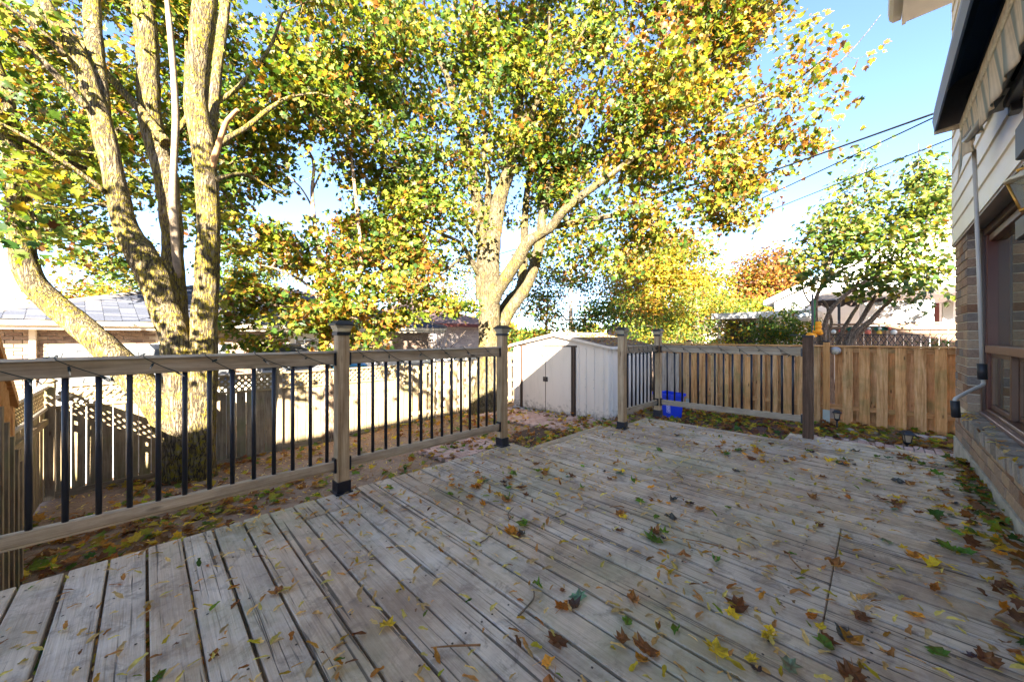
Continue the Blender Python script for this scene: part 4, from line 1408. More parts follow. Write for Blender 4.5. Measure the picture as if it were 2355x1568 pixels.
# orange ornament stack on a pole and the globe lamp
ORG = plain('orange_plush', (.75, .30, .012), .75, .15, 30)
op = at(1872, 770, 8.4)
t = thing('orange_ornament', op, 'cluster of orange pumpkin lanterns hanging at the lilac stem', 'ornament')
for dx, dz, r_ in ((-9, 6, .075), (-14, 10, .06), (-2, 8, .075), (8, -2, .095), (8, -12, .085), (9, -20, .07), (14, 2, .06)):
    q = at(1872 + dx, 764 + dz, 8.4 + dx * .003)
    pr = [(.004, -.9), (.5, -.86), (.87, -.5), (1, 0), (.87, .5), (.5, .86), (.004, .8)]
    m = MB().lathe([(a_ * r_, b_ * r_ * .8) for a_, b_ in pr], q, 14)
    m.v = [(q.x + (x - q.x) * (1 + .07 * math.cos(6 * math.atan2(y - q.y, x - q.x))), q.y + (y - q.y) * (1 + .07 * math.cos(6 * math.atan2(y - q.y, x - q.x))), z) for x, y, z in m.v]
    m.build('pumpkin', ORG, t)
MB().tube([at(1874, 690, 8.5), at(1873, 760, 8.4)], .012, 5).build('green_cord', plain('green_cord', (.02, .2, .05), .6), t)
box2('pole', t, (op.x + .12, op.y + .02, gz(op.x, op.y)), (op.x + .16, op.y + .06, 2.1), BLACK)
gp = at(1852, 729, 10.5)
t = thing('globe_lamp', gp, 'white globe lamp on a dark pole above the bushes', 'lamp')
MB().lathe([(.004, -.13), (.1, -.11), (.16, -.05), (.185, 0), (.16, .05), (.1, .1), (.004, .12)], gp, 18).build('globe', WHITE, t)
MB().lathe([(.19, -.008), (.192, .008)], gp, 18).build('globe_band', BLACKP, t)
MB().tube([gp + Vector((0, 0, .1)), gp + Vector((0, 0, .3)), gp + Vector((.3, -.3, .42)), gp + Vector((.45, -.45, .3)), gp + Vector((.45, -.45, -2))], .02, 6).build('lamp_pole', BLACK, t)

# carport
cp = thing('carport', (17, 6, -.8), 'flat roofed grey carport past the shed and the bushes', 'carport')
q0 = at(1640, 733, 15); q1 = at(1860, 722, 15)
box2('carport_roof', cp, (q0.x - .2, q1.y - .5, 1.82), (q1.x + 3.0, q0.y, 2.05), GREYM)
for (px, d) in ((1655, 15.2), (1742, 15.4)):
    q = at(px, 760, d); box2('carport_post', cp, (q.x - .05, q.y - .05, -.9), (q.x + .05, q.y + .05, 1.82), GREYM)
q = at(1735, 770, 16.8); box2('carport_wall', cp, (q.x, q.y - 1.6, -.9), (q.x + .1, q.y + 1.2, 1.8), plain('dark_carport', (.04, .04, .04), .8))
bq = at(1742, 778, 15.8)
t = thing('covered_grill', bq, 'black covered barbecue grill standing under the grey carport', 'grill')
m = MB().prism([(bq.x, bq.y - .4, -.9), (bq.x, bq.y - .42, .9), (bq.x, bq.y - .25, 1.25), (bq.x, bq.y + .25, 1.25), (bq.x, bq.y + .42, .9), (bq.x, bq.y + .4, -.9)], (.5, 0, 0))
m.build('grill_cover', BLACKP, t)
q = at(1575, 765, 21)
hb = thing('far_house', (q.x, q.y, -1), 'low dark roofed house half hidden behind the yellow trees', 'house')
box2('wall', hb, (q.x, q.y - 2, -1), (q.x + 5, q.y + 5, 1.6), plain('far_wall', (.4, .32, .28), .8))
m = MB().prism([(q.x - .3, q.y - 2.4, 1.6), (q.x - .3, q.y + 1.5, 2.9), (q.x - .3, q.y + 5.4, 1.6)], (5.6, 0, 0)); m.build('roof', plain('far_roof', (.17, .15, .16), .9), hb)

# utility pole and wires
up = at(1313, 700, 24)
t = thing('utility_pole', (up.x, up.y, -1.2), 'wooden utility pole with crossarms behind the big maple', 'utility pole')
MB().tube([(up.x, up.y, -1.5), (up.x, up.y, 3), (up.x, up.y, 5.9)], [.15, .14, .12], 10).build('pole_shaft', plain('pole_wood', (.34, .27, .21), .9, .2), t)
zc = at(0, 648, 24).z
box('crossarm', t, (up.x - .18, up.y - .18, zc), (1.9, .1, .12), wood('nfence', 'x'), 0, (0, 0, -PI / 4))
for s in (-.8, -.4, .4, .8):
    MB().lathe([(.03, 0), (.05, .05), (.03, .1)], (up.x - .18 + s * .707, up.y - .18 - s * .707, zc + .06), 8).build('insulator', GREYM, t)


def wire(label, pts, r, sag=0.0):
    P = [Vector(p) for p in pts]
    out = []
    for a_, b_ in zip(P[:-1], P[1:]):
        for k in range(12):
            f = k / 12; out.append(a_ * (1 - f) + b_ * f - Vector((0, 0, sag * 4 * f * (1 - f))))
    out.append(P[-1])
    tag(MB().tube(out, r, 5).build('overhead_wire', BLACKP), label, 'wire', 'overhead wires')


wire('thickest overhead wire from the house corner down into the big maple', [at(2230, 232, 5.0), at(1570, 467, 11), at(1000, 625, 20)], .016)
wire('overhead wire just under the thickest one, from the awning end', [at(2230, 232, 5.0), at(1610, 523, 11), at(1050, 660, 20)], .011)
wire('lowest of the wires crossing above the lilac', [at(2235, 300, 5.2), at(1707, 510, 11), at(1320, 640, 23)], .009)
wire('overhead cable behind the forked maple running to the utility pole', [at(420, 505, 14), at(785, 583, 18), at(1313, 660, 24)], .03)
wire('thin overhead wire above the cable behind the young maple', [at(420, 470, 14), at(785, 562, 18), at(1313, 648, 24)], .018)
wire('thin wire crossing the white sky under the leaning stem', [at(-40, 650, 12), at(95, 655, 13), at(420, 657, 15)], .011)
wire('wire sloping behind the leaning stem towards the bungalow', [at(60, 580, 12), at(310, 629, 14), at(520, 665, 16)], .013)

# ------------------------------------------------------------------ leaves
def tmpl(outline, base_c=(0, .35), fold=.18):
    pts = [(base_c[0], base_c[1])] + outline
    V = np.array([(x, y, abs(x) * fold - .10 * max(0, y - .4)) for x, y in pts])
    n = len(outline)
    F = np.array([(0, 1 + k, 1 + (k + 1) % n) for k in range(n)])
    return V, F


MAPLE = tmpl([(0, 0), (.30, -.06), (.28, .10), (.56, .26), (.40, .40), (.46, .62), (.20, .58), (0, 1.0), (-.20, .58), (-.46, .62), (-.40, .40), (-.56, .26), (-.28, .10), (-.30, -.06)])
HEART = tmpl([(0, .06), (.22, -.04), (.40, .16), (.34, .48), (.16, .78), (0, 1.0), (-.16, .78), (-.34, .48), (-.40, .16), (-.22, -.04)], fold=.22)
OVAL = tmpl([(0, 0), (.26, .25), (.24, .65), (0, 1), (-.24, .65), (-.26, .25)], (0, .45))
SEED = tmpl([(0, 0), (.13, .08), (.08, .25), (.22, .55), (.18, .85), (0, 1), (-.14, .7), (-.07, .3), (-.11, .1)], (0, .5), .3)
TAN = np.array([(.62, .40, .16), (.68, .50, .22), (.55, .27, .09), (.5, .36, .19), (.66, .56, .16)])
DIAM = (np.array([(0, 0, 0), (.34, .45, .05), (0, 1, -.05), (-.34, .45, .05)]), np.array([(0, 1, 2), (0, 2, 3)]))


def norm(a):
    return a / np.maximum(np.linalg.norm(a, axis=1, keepdims=True), 1e-9)


def leaves_mesh(name, pos, nrm, tip, size, col, T, mat):
    V, F = T
    N = len(pos)
    nrm = norm(nrm)
    tip = norm(tip - nrm * np.sum(tip * nrm, axis=1, keepdims=True))
    sd = np.cross(tip, nrm)
    s = size[:, None, None]
    # every leaf curls a little differently
    curl = rng.uniform(-.35, .55, N)[:, None]
    zz = V[None, :, 2] + curl * (V[None, :, 0] ** 2) * 1.2 - rng.uniform(0, .35, N)[:, None] * V[None, :, 1] ** 2
    P = pos[:, None, :] + s * (V[None, :, 0, None] * sd[:, None, :] + V[None, :, 1, None] * tip[:, None, :] + zz[:, :, None] * nrm[:, None, :])
    nv = V.shape[0]
    P = P.reshape(-1, 3).astype(np.float32)
    idx = (F[None, :, :] + (np.arange(N) * nv)[:, None, None]).reshape(-1).astype(np.int32)
    nt = len(idx) // 3
    me = bpy.data.meshes.new(name)
    me.vertices.add(len(P)); me.vertices.foreach_set('co', P.ravel())
    me.loops.add(len(idx)); me.loops.foreach_set('vertex_index', idx)
    me.polygons.add(nt)
    me.polygons.foreach_set('loop_start', np.arange(0, nt * 3, 3, dtype=np.int32))
    me.polygons.foreach_set('loop_total', np.full(nt, 3, np.int32))
    me.update(calc_edges=True)
    att = me.attributes.new('tint', 'FLOAT_COLOR', 'POINT')
    c4 = np.ones((N, nv, 4), np.float32)
    c4[:, :, :3] = col[:, None, :]
    if nv > 8:  # dry rims and tips
        edge = np.ones(nv); edge[0] = 0
        amt = (rng.random(N) < .35)[:, None] * rng.uniform(.2, .8, N)[:, None] * edge[None, :] * (rng.random((N, nv)) < .55)
        brown = np.array((.22, .10, .03))
        c4[:, :, :3] = c4[:, :, :3] * (1 - amt[:, :, None]) + brown * amt[:, :, None]
    att.data.foreach_set('color', c4.ravel())
    me.materials.append(mat)
    return me


LEAF = leaf_mat('autumn_leaf', .48, .3)
LEAFG = leaf_mat('glossy_leaf', .35, .5)

GREEN = np.array([(.045, .10, .014), (.06, .125, .016), (.085, .155, .018), (.032, .075, .012)])
YGREEN = np.array([(.165, .21, .018), (.215, .24, .02), (.125, .175, .016)])
YELLOW = np.array([(.36, .27, .02), (.42, .31, .025), (.31, .21, .02)])
ORANGE = np.array([(.31, .135, .02), (.35, .17, .026), (.26, .095, .018)])
BROWN = np.array([(.15, .065, .025), (.20, .095, .035), (.11, .045, .02)])
ALLPAL = [GREEN, YGREEN, YELLOW, ORANGE, BROWN]


def pick_colors(N, w):
    """w: N x 5 weights over green, yellow-green, yellow, orange, brown"""
    w = w / w.sum(1, keepdims=True)
    cum = np.cumsum(w, 1)
    u = rng.random(N)
    k = (u[:, None] > cum).sum(1).clip(0, 4)
    col = np.zeros((N, 3))
    for i, p in enumerate(ALLPAL):
        m_ = k == i
        if m_.any(): col[m_] = p[rng.integers(0, len(p), m_.sum())]
    col *= .72 * rng.uniform(.7, 1.3, (N, 1)) * rng.uniform(.9, 1.1, (N, 3))
    return col


class Tree:
    def __init__(s, name, label, base, bark, cat='tree', group=None):
        s.root = thing(name, base, label, cat, group)
        s.bark = bark
        s.nodes = []          # skeleton points twigs may start from
        s.seed = random.uniform(0, 99)

    def limb(s, name, pts, rad, n=14, sub=6, wob=.10, root=False):
        P, R_ = smooth_path(pts, rad, sub)
        m = MB().tube(P, R_, n, True, wob, s.seed)
        o = m.build(name, s.bark, s.root)
        for p, r in zip(P[len(P) // 4:], R_[len(P) // 4:]): s.nodes.append((p, r))
        return o

    def crown(s, blobs, density, per, rc, size, T, mat, weights, thr=-.12, nfreq=.9, twigs=True, zmin=-99, flat=.55, name='crown', twig_r=.0032, up=.7, avoid=None):
        """blobs: (centre, (ra, rb, rz)); clusters fill them with gaps where the noise is low"""
        C = []
        for c, r in blobs:
            vol = 4.19 * r[0] * r[1] * r[2]
            k = int(vol * density)
            g = rng.normal(size=(k, 3)); g = norm(g) * (rng.random((k, 1)) ** .42)
            for q in g:
                p = Vector((c[0] + q[0] * r[0], c[1] + q[1] * r[1], c[2] + q[2] * r[2]))
                if p.z < zmin: continue
                if mnoise.noise(p * nfreq + Vector((s.seed, 0, 0))) < thr: continue
                if avoid and avoid(p): continue
                C.append(p)
        C = np.array([tuple(p) for p in C])
        if twigs and s.nodes:
            nodes = [tuple(p) for p, _ in s.nodes]; par = [-1] * len(nodes); cnt = [0] * len(nodes); n0 = len(nodes)
            A = np.zeros((n0 + len(C) * 4 + 4, 3)); A[:n0] = nodes
            na = n0
            d0 = np.array([np.min(((A[:n0] - c) ** 2).sum(1)) for c in C])
            for ci in np.argsort(d0):
                c = C[ci]
                dd = ((A[:na] - c) ** 2).sum(1)
                # prefer starting lower on the limb so that twigs rise
                dd = dd + np.where(A[:na, 2] > c[2] + .1, .6, 0)
                j = int(np.argmin(dd))
                if dd[j] > 9: continue
                a0 = A[j]
                L = math.sqrt(max(dd[j], 1e-6))
                prev = j
                steps = 3 if L > .5 else 2
                for k in range(1, steps + 1):
                    f = k / steps
                    p = a0 * (1 - f) + c * f + (rng.normal(size=3) * .06 * L if k < steps else 0) + np.array((0, 0, -.10 * L * math.sin(PI * f)))
                    A[na] = p; par.append(prev); cnt.append(0); prev = na; na += 1
                q = prev
                while q >= 0:
                    cnt[q] += 1; q = par[q]
            m = MB()
            for i in range(n0, na):
                p = par[i]
                r1 = twig_r * math.sqrt(cnt[i]) ; r0 = twig_r * math.sqrt(max(cnt[p], cnt[i])) if p >= n0 else r1 * 1.15
                m.tube([Vector(A[p]), Vector(A[i])], [min(r0, .05), min(r1, .05)], 4 if cnt[i] > 6 else 3, False)
            tag(m.build('twigs', s.bark, s.root), kind='stuff')
        N = len(C) * per
        cc = np.repeat(C, per, 0)
        off = rng.normal(size=(N, 3)) * np.array((rc, rc, rc * flat))
        pos = cc + off
        cn = np.repeat(rng.normal(size=(len(C), 3)) * .55, per, 0)
        n_ = rng.normal(size=(N, 3)) * .55 + cn + np.array((-.2, -.15, up * .8))
        tip = off * 1.2 / max(rc, .01) + rng.normal(size=(N, 3)) * .6 + np.array((0, 0, -.7))
        sz = size * rng.uniform(.42, 1.25, N)
        w = weights(pos)
        # neighbouring leaves on a spray turn together
        cw = np.repeat(rng.dirichlet((.5, .5, .35, .35, .25), len(C)), per, 0)
        col = pick_colors(N, w * (.22 + cw * 3.4))
        me = leaves_mesh(name, pos, n_, tip, sz, col, T, mat)
        return tag(add(name, me, s.root), kind='stuff')


def blob(x, y, d, r, rd=None, ry=None):
    """ellipsoid of picture radius r at photo pixel x, y and distance d; rd is its half depth"""
    c = at(x, y, d); rr_ = r / F_PX * d
    return (c, (max(rr_, .2) if rd is None else (rr_ + rd) / 2, max(rr_, .2) if rd is None else (rr_ + rd) / 2, rr_ if ry is None else ry / F_PX * d))


BARK1 = bark_mat('furrowed_maple_bark', (.092, .072, .05), (.18, .147, .11), (.2, .155, .008), .95)
BARK2 = bark_mat('smooth_maple_bark', (.088, .07, .042), (.145, .12, .074), (.14, .115, .016), .5, 1.2)
BARK3 = bark_mat('lilac_bark', (.17, .125, .09), (.28, .225, .17), (.2, .18, .07), .05, 2.0)
BARKD = plain('bare_dead_wood', (.20, .155, .11), .85, .3, 14, 0, .1, .5)
BARKO = plain('broken_orange_wood', (.30, .16, .075), .85, .3, 14, 0, .1, .5)


def path(pl, d0, d1, w, wscale=.5):
    """limb through photo pixels; depth runs from d0 to d1; w are picture widths"""
    n = len(pl)
    pts = []; rad = []
    for i, ((x, y), ww) in enumerate(zip(pl, w)):
        d = d0 + (d1 - d0) * i / (n - 1)
        pts.append(at(x, y, d)); rad.append(ww / F_PX * d * wscale / math.sqrt(1 + ((x - 1177.5) / F_PX) ** 2))
    return pts, rad


def constw(*c):
    a = np.array(c, float)
    return lambda pos: np.tile(a, (len(pos), 1))


# ------------------------------------------------------------------ forked maple
D1 = 5.75
b1 = at(432, 1085, D1)
b1.z = gz(b1.x, b1.y)
T1 = Tree('maple_tree', 'many-stemmed furrowed maple with yellow lichen and one stem leaning far aside', b1, BARK1)
p_, r_ = path([(458, 1120), (457, 1060), (459, 985), (464, 900), (469, 790), (472, 700), (477, 600), (480, 523), (476, 430), (468, 340), (451, 233), (458, 133), (468, 50), (475, -60), (480, -250), (470, -420)], D1, 5.2,
              [100, 86, 78, 76, 68, 62, 58, 54, 57, 60, 58, 58, 60, 58, 44, 20])
T1.limb('trunk', p_, r_, 20)
p_, r_ = path([(412, 1125), (412, 1060), (415, 990), (420, 920), (408, 800), (385, 720), (355, 640), (325, 580), (290, 523), (260, 400), (228, 267), (180, 133), (115, 33), (60, -60), (-40, -220), (-120, -380)], D1 - .05, 4.9,
              [105, 92, 88, 84, 82, 80, 84, 80, 66, 56, 58, 54, 50, 44, 30, 14])
T1.limb('trunk', p_, r_, 20)
p_, r_ = path([(425, 900), (412, 800), (404, 700), (397, 600), (395, 523), (380, 400), (348, 290), (342, 200), (340, 130), (330, 0), (318, -150), (300, -330)], 5.95, 6.1,
              [60, 62, 58, 56, 54, 60, 60, 58, 58, 62, 46, 22])
T1.limb('trunk', p_, r_, 18)
p_, r_ = path([(425, 1045), (395, 975), (360, 920), (310, 868), (260, 818), (213, 772), (140, 712), (85, 662), (58, 612), (50, 555), (46, 500), (40, 420), (28, 330), (10, 220), (-30, 90), (-90, -80)], D1 - .1, 5.0,
              [96, 90, 86, 84, 80, 78, 76, 74, 72, 72, 70, 64, 54, 44, 32, 14])
T1.limb('leaning_trunk', p_, r_, 18)
for nm, pl, d0, d1, w in (
        ('limb', [(236, 260), (228, 190), (218, 110), (213, 30), (216, -80), (230, -220)], 5.2, 5.6, [40, 46, 48, 46, 34, 14]),
        ('limb', [(487, 330), (490, 267), (500, 160), (512, 60), (524, -40), (540, -180)], 5.7, 6.3, [26, 27, 26, 26, 22, 10]),
        ('limb', [(383, 330), (330, 262), (262, 188), (205, 120), (160, 40)], 5.7, 6.1, [30, 26, 22, 18, 12]),
        ('limb', [(200, 250), (160, 205), (117, 160), (67, 112), (0, 66), (-70, 20)], 5.0, 4.3, [20, 22, 22, 20, 18, 10]),
        ('limb', [(150, 130), (90, 70), (30, 25), (-40, -20)], 4.9, 4.4, [22, 20, 16, 8]),
        ('limb', [(240, 440), (190, 402), (133, 363), (70, 322), (0, 284), (-60, 262)], 5.1, 4.4, [16, 14, 13, 12, 11, 6]),
        ('limb', [(484, 350), (525, 318), (567, 293), (617, 253), (667, 224), (735, 214)], 5.5, 6.6, [18, 17, 14, 12, 9, 4]),
        ('limb', [(500, 412), (535, 402), (567, 403), (600, 420), (640, 445)], 5.4, 6.3, [14, 11, 10, 8, 4]),
        ('limb', [(495, 240), (560, 190), (620, 110), (650, 30)], 5.9, 6.8, [14, 12, 9, 5]),
        ('limb', [(330, 420), (270, 380), (230, 355), (120, 345), (20, 352)], 5.8, 5.0, [10, 8, 7, 6, 4]),
        ('limb', [(410, 300), (440, 240), (430, 120), (432, 20)], 6.1, 6.6, [16, 14, 12, 9]),
        ('limb', [(300, 520), (240, 470), (170, 480), (90, 470)], 5.5, 4.8, [12, 10, 8, 4])):
    p_, r_ = path(pl, d0, d1, w)
    T1.limb(nm, p_, r_, 10)
p_, r_ = path([(408, 640), (400, 500), (398, 440), (401, 360), (404, 270), (400, 180), (392, 80), (382, -20)], 5.95, 5.4, [22, 22, 20, 18, 18, 17, 16, 10])
o = T1.limb('dead_limb', p_, r_, 10); o.data.materials[0] = BARKD; o['label'] = 'bare bleached dead stem'
p_, r_ = path([(486, 385), (497, 350), (508, 315), (520, 283), (534, 266), (547, 252)], 5.42, 5.25, [20, 15, 14, 13, 13, 9])
o = T1.limb('broken_limb', p_, r_, 10); o.data.materials[0] = BARKO; o['label'] = 'snapped orange branch stub'
# old pruning scars on the upright trunk
for x, y, s in ((470, 738, 11), (478, 622, 9)):
    q = at(x, y, D1 - .262)
    vd = (Vector((0, 0, CAM_Z)) - q).normalized()
    m = MB().lathe([(s / F_PX * D1, -.03), (s / F_PX * D1 * .95, .01), (s / F_PX * D1 * .7, .016), (s / F_PX * D1 * .45, .004), (s / F_PX * D1 * .2, .012), (.004, .0)], (0, 0, 0), 16)
    add('branch_scar', m.mesh(BARKD), T1.root, q, vd.to_track_quat('Z', 'Y').to_euler())

bl1 = [blob(x, y, d, r, 1.3) for x, y, d, r in ((60, 120, 5.4, 210), (330, 40, 7.2, 250), (620, 130, 7.4, 220), (700, 300, 7.6, 190), (110, 330, 6.4, 170),
       (560, 470, 7.6, 110), (650, -60, 7.0, 240), (250, -160, 6.5, 260), (270, 300, 8.2, 190), (400, 420, 8.4, 150), (820, 130, 7.8, 190), (560, 300, 8.0, 160), (100, 260, 8.6, 150), (210, 450, 8.6, 110), (300, 530, 9, 70), (90, 430, 8, 120), (330, 600, 9, 45), (250, 600, 9, 40), (150, 560, 9, 50), (560, 600, 9, 50), (180, 130, 8, 140), (-30, 480, 6, 110))]
# unseen low boughs added to the crown, dappling trunks and back fence with shade
bl1 += [((-3.0, 4.6, 4.1), (1.0, 1.0, .5)), ((-3.4, 3.6, 5.6), (1.2, 1.2, .5)), ((-2.1, 3.8, 2.9), (1.0, 1.0, .35)), ((-1.3, 2.9, 3.4), (.8, .8, .3)), ((-2.6, 4.9, 3.0), (.8, .8, .4)), ((-.9, 2.2, 4.2), (.8, .8, .35))]
bl1 += [blob(x, y, d, r, .5) for x, y, d, r in ((40, 455, 4.4, 95), (150, 490, 4.7, 70), (60, 540, 4.5, 45), (215, 545, 7.0, 70), (170, 420, 5.0, 75), (-60, 300, 4.6, 180), (250, 120, 5.0, 60), (40, 20, 4.6, 110), (320, 500, 4.9, 30), (20, 390, 4.4, 60))]


def keep_clear1(p):
    d = (p.x + p.y) / R2
    if d > 5.9: return False
    r = (p.x - p.y) / R2
    x = 1177.5 + r / d * F_PX
    return 170 < x < 560 and rng.random() < .8


w1 = lambda pos: np.stack([np.full(len(pos), .42), np.full(len(pos), .40), np.full(len(pos), .10), np.full(len(pos), .06), np.full(len(pos), .02)], 1)
T1.crown(bl1, 7.5, 38, .21, .118, MAPLE, LEAF, w1, -.02, .8, avoid=keep_clear1)

# ------------------------------------------------------------------ big maple by the shed
D2 = 10.2
b2 = at(1117, 945, D2); b2.z = gz(b2.x, b2.y)
T2 = Tree('maple_tree', 'big smooth-barked maple standing between the board fence and the cream shed', b2, BARK2)
p_, r_ = path([(1112, 985), (1114, 940), (1119, 900), (1122, 850), (1124, 800), (1125, 745), (1126, 690), (1127, 640), (1130, 590), (1138, 522), (1146, 470), (1157, 430), (1168, 400), (1188, 283), (1198, 183), (1213, 83), (1226, 0), (1240, -120)], D2, 9.8,
              [96, 72, 58, 50, 48, 48, 49, 46, 38, 36, 34, 32, 30, 24, 21, 18, 15, 8])
T2.limb('trunk', p_, r_, 18)
for nm, pl, d0, d1, w in (
        ('limb', [(1132, 700), (1148, 664), (1185, 606), (1212, 560), (1240, 540), (1268, 522), (1302, 480), (1380, 420), (1452, 367), (1520, 320), (1600, 250), (1680, 170)], 10.0, 8.4, [30, 30, 30, 27, 24, 22, 20, 17, 15, 12, 9, 5]),
        ('limb', [(1108, 690), (1106, 622), (1109, 560), (1102, 500), (1087, 400), (1068, 317), (1048, 260), (1030, 180), (985, 90), (950, 0)], 10.1, 9.4, [26, 24, 22, 24, 22, 20, 18, 14, 10, 6]),
        ('second_trunk', [(1120, 800), (1146, 760), (1172, 715), (1212, 655), (1235, 589), (1244, 545), (1250, 480), (1275, 400), (1330, 300), (1380, 180), (1400, 60)], 10.5, 10.6, [34, 32, 30, 27, 25, 24, 20, 17, 13, 9, 5]),
        ('second_trunk', [(1112, 790), (1140, 735), (1172, 690), (1196, 660), (1204, 600), (1206, 540), (1208, 490), (1215, 420), (1230, 330)], 10.7, 11.2, [24, 24, 22, 20, 20, 19, 17, 14, 9]),
        ('limb', [(1165, 400), (1190, 340), (1210, 300), (1235, 233), (1252, 167), (1264, 100), (1262, 20)], 9.9, 9.2, [16, 15, 14, 13, 11, 9, 5]),
        ('limb', [(1190, 280), (1225, 250), (1262, 205), (1300, 140), (1350, 60)], 9.8, 9.0, [13, 12, 10, 8, 4]),
        ('limb', [(1128, 560), (1120, 500), (1124, 420), (1112, 340), (1130, 250), (1125, 140), (1120, 40)], 10.2, 9.6, [16, 15, 13, 12, 10, 8, 4]),
        ('limb', [(1105, 560), (1060, 500), (1030, 440), (1020, 360), (1010, 300)], 10.0, 9.2, [9, 8, 7, 6, 3]),
        ('limb', [(1104, 620), (1085, 600), (1060, 560), (1010, 535), (950, 500)], 10.0, 9.0, [14, 12, 9, 7, 4]),
        ('limb', [(1106, 640), (1090, 615), (1070, 590), (1040, 610), (1005, 640)], 10.0, 9.2, [9, 8, 7, 6, 3]),
        ('limb', [(1268, 522), (1340, 508), (1440, 488), (1540, 440), (1620, 420)], 9.6, 8.6, [15, 13, 11, 8, 4]),
        ('limb', [(1452, 367), (1560, 340), (1660, 270), (1760, 230), (1840, 180), (1920, 110)], 8.9, 7.7, [12, 10, 8, 7, 5, 3]),
        ('limb', [(1500, 335), (1530, 220), (1580, 120), (1630, 20)], 8.8, 8.0, [10, 9, 7, 4]),
        ('limb', [(1210, 100), (1160, 60), (1100, 10), (1040, -60)], 9.7, 9.2, [9, 8, 6, 3])):
    p_, r_ = path(pl, d0, d1, w)
    T2.limb(nm, p_, r_, 10)
bl2 = [blob(x, y, d, r, 1.5) for x, y, d, r in ((930, 130, 9.2, 190), (960, 380, 9.4, 170), (900, 470, 9.6, 120), (1120, 80, 9.6, 200), (1180, 280, 10.6, 230),
       (1420, 130, 9, 230), (1480, 370, 9.6, 190), (1670, 110, 8.6, 200), (1740, 320, 8.6, 130), (1640, 430, 9, 120), (1400, 500, 9.8, 110), (1280, 420, 11, 150),
       (1250, -150, 9, 300), (1650, -120, 8.4, 260), (1560, 510, 9.2, 80), (1690, 470, 8.8, 60), (1020, 540, 9.6, 90), (1560, 240, 8.4, 170), (920, 590, 10, 70), (1040, 620, 10, 60), (860, 540, 10, 70), (1000, 460, 10, 100), (1380, 580, 10, 60), (1300, 600, 10.4, 50))]
bl2 += [blob(x, y, d, r, .5) for x, y, d, r in ((1830, 60, 7.8, 95), (1800, 210, 8.0, 85), (1880, 20, 7.8, 55), (1300, 570, 9.8, 60), (1440, 565, 9.4, 60), (830, 300, 8.6, 80), (1180, 430, 8.8, 35))]


def w2(pos):
    d = (pos[:, 0] + pos[:, 1]) / R2
    x = 1177.5 + (pos[:, 0] - pos[:, 1]) / R2 / d * F_PX
    f = np.clip((x - 1250) / 500, 0, 1)
    return np.stack([.36 - .22 * f, .46 - .12 * f, .12 + .10 * f, .05 + .20 * f, .02 + .06 * f], 1)


T2.crown(bl2, 5.2, 44, .24, .128, MAPLE, LEAF, w2, -.03, .7)
# the longest spray reaching into the blue
sp = [blob(x, y, 7.6, 26, .15) for x, y in ((1905, 165), (1950, 150), (1985, 125), (1940, 190), (1900, 205), (1870, 180), (1915, 120))]
p_, r_ = path([(1820, 235), (1880, 190), (1945, 130), (1990, 80), (2025, 35)], 7.7, 7.6, [5, 4, 3, 2.4, 1.5])
T2.limb('limb', p_, r_, 5)
p_, r_ = path([(1820, 240), (1870, 160), (1930, 118), (1945, 110)], 7.7, 7.6, [4, 3, 2, 1.2])
T2.limb('limb', p_, r_, 5)
T2.crown(sp, 30, 7, .12, .14, MAPLE, LEAF, constw(.12, .15, .15, .4, .2), -1, 1, True, name='outer_spray')

# ------------------------------------------------------------------ young maple
D3 = 7.7
b3 = at(757, 1018, D3); b3.z = gz(b3.x, b3.y)
T3 = Tree('young_maple', 'young orange and green maple growing in front of the lattice fence', b3, bark_mat('young_bark', (.22, .15, .1), (.36, .27, .19), (.3, .26, .1), .1, 1.4))
p_, r_ = path([(757, 1040), (757, 1000), (757, 940), (752, 880), (745, 820), (744, 750), (742, 680), (738, 610), (730, 560), (722, 500), (718, 440), (722, 380), (712, 350)], D3, 7.9,
              [46, 34, 30, 28, 26, 22, 18, 15, 13, 11, 9, 8, 4])
T3.limb('trunk', p_, r_, 12)
for pl, d0, d1, w in (([(745, 800), (775, 730), (812, 670), (832, 600), (826, 530), (812, 400), (800, 320), (793, 290)], 7.8, 8.2, [14, 13, 12, 11, 9, 7, 6, 3]),
                      ([(744, 760), (690, 715), (620, 700), (560, 690)], 7.7, 7.2, [10, 8, 6, 3]), ([(745, 730), (810, 720), (880, 690), (950, 690)], 7.8, 7.6, [10, 8, 6, 3]),
                      ([(742, 700), (700, 650), (640, 620), (600, 610)], 7.8, 7.4, [8, 7, 5, 3]), ([(718, 440), (750, 380), (800, 365)], 7.9, 8.1, [5, 4, 2]), ([(720, 480), (690, 430), (640, 390)], 7.9, 8, [5, 4, 2])):
    p_, r_ = path(pl, d0, d1, w); T3.limb('limb', p_, r_, 8)
bl3 = [blob(x, y, d, r, .7) for x, y, d, r in ((600, 690, 7.5, 85), (690, 640, 7.7, 85), (800, 620, 7.9, 80), (860, 690, 7.8, 90), (740, 730, 7.4, 85), (930, 710, 8, 70), (640, 760, 7.4, 50), (850, 760, 7.6, 60), (550, 740, 7.4, 35), (960, 660, 8.0, 45), (780, 790, 7.5, 35), (560, 620, 7.8, 50), (650, 580, 8.0, 55), (740, 560, 8.2, 50), (880, 600, 8.2, 55), (960, 590, 8.4, 50), (1000, 700, 8.2, 30), (530, 680, 7.2, 35), (600, 800, 7.3, 25), (700, 810, 7.4, 25), (1010, 640, 8.4, 45), (1040, 700, 8.6, 30), (540, 570, 8, 45), (620, 540, 8.2, 45), (820, 540, 8.4, 50))]
T3.crown(bl3, 30, 30, .14, .115, MAPLE, LEAF, constw(.30, .38, .12, .17, .03), -.05, 1.5)

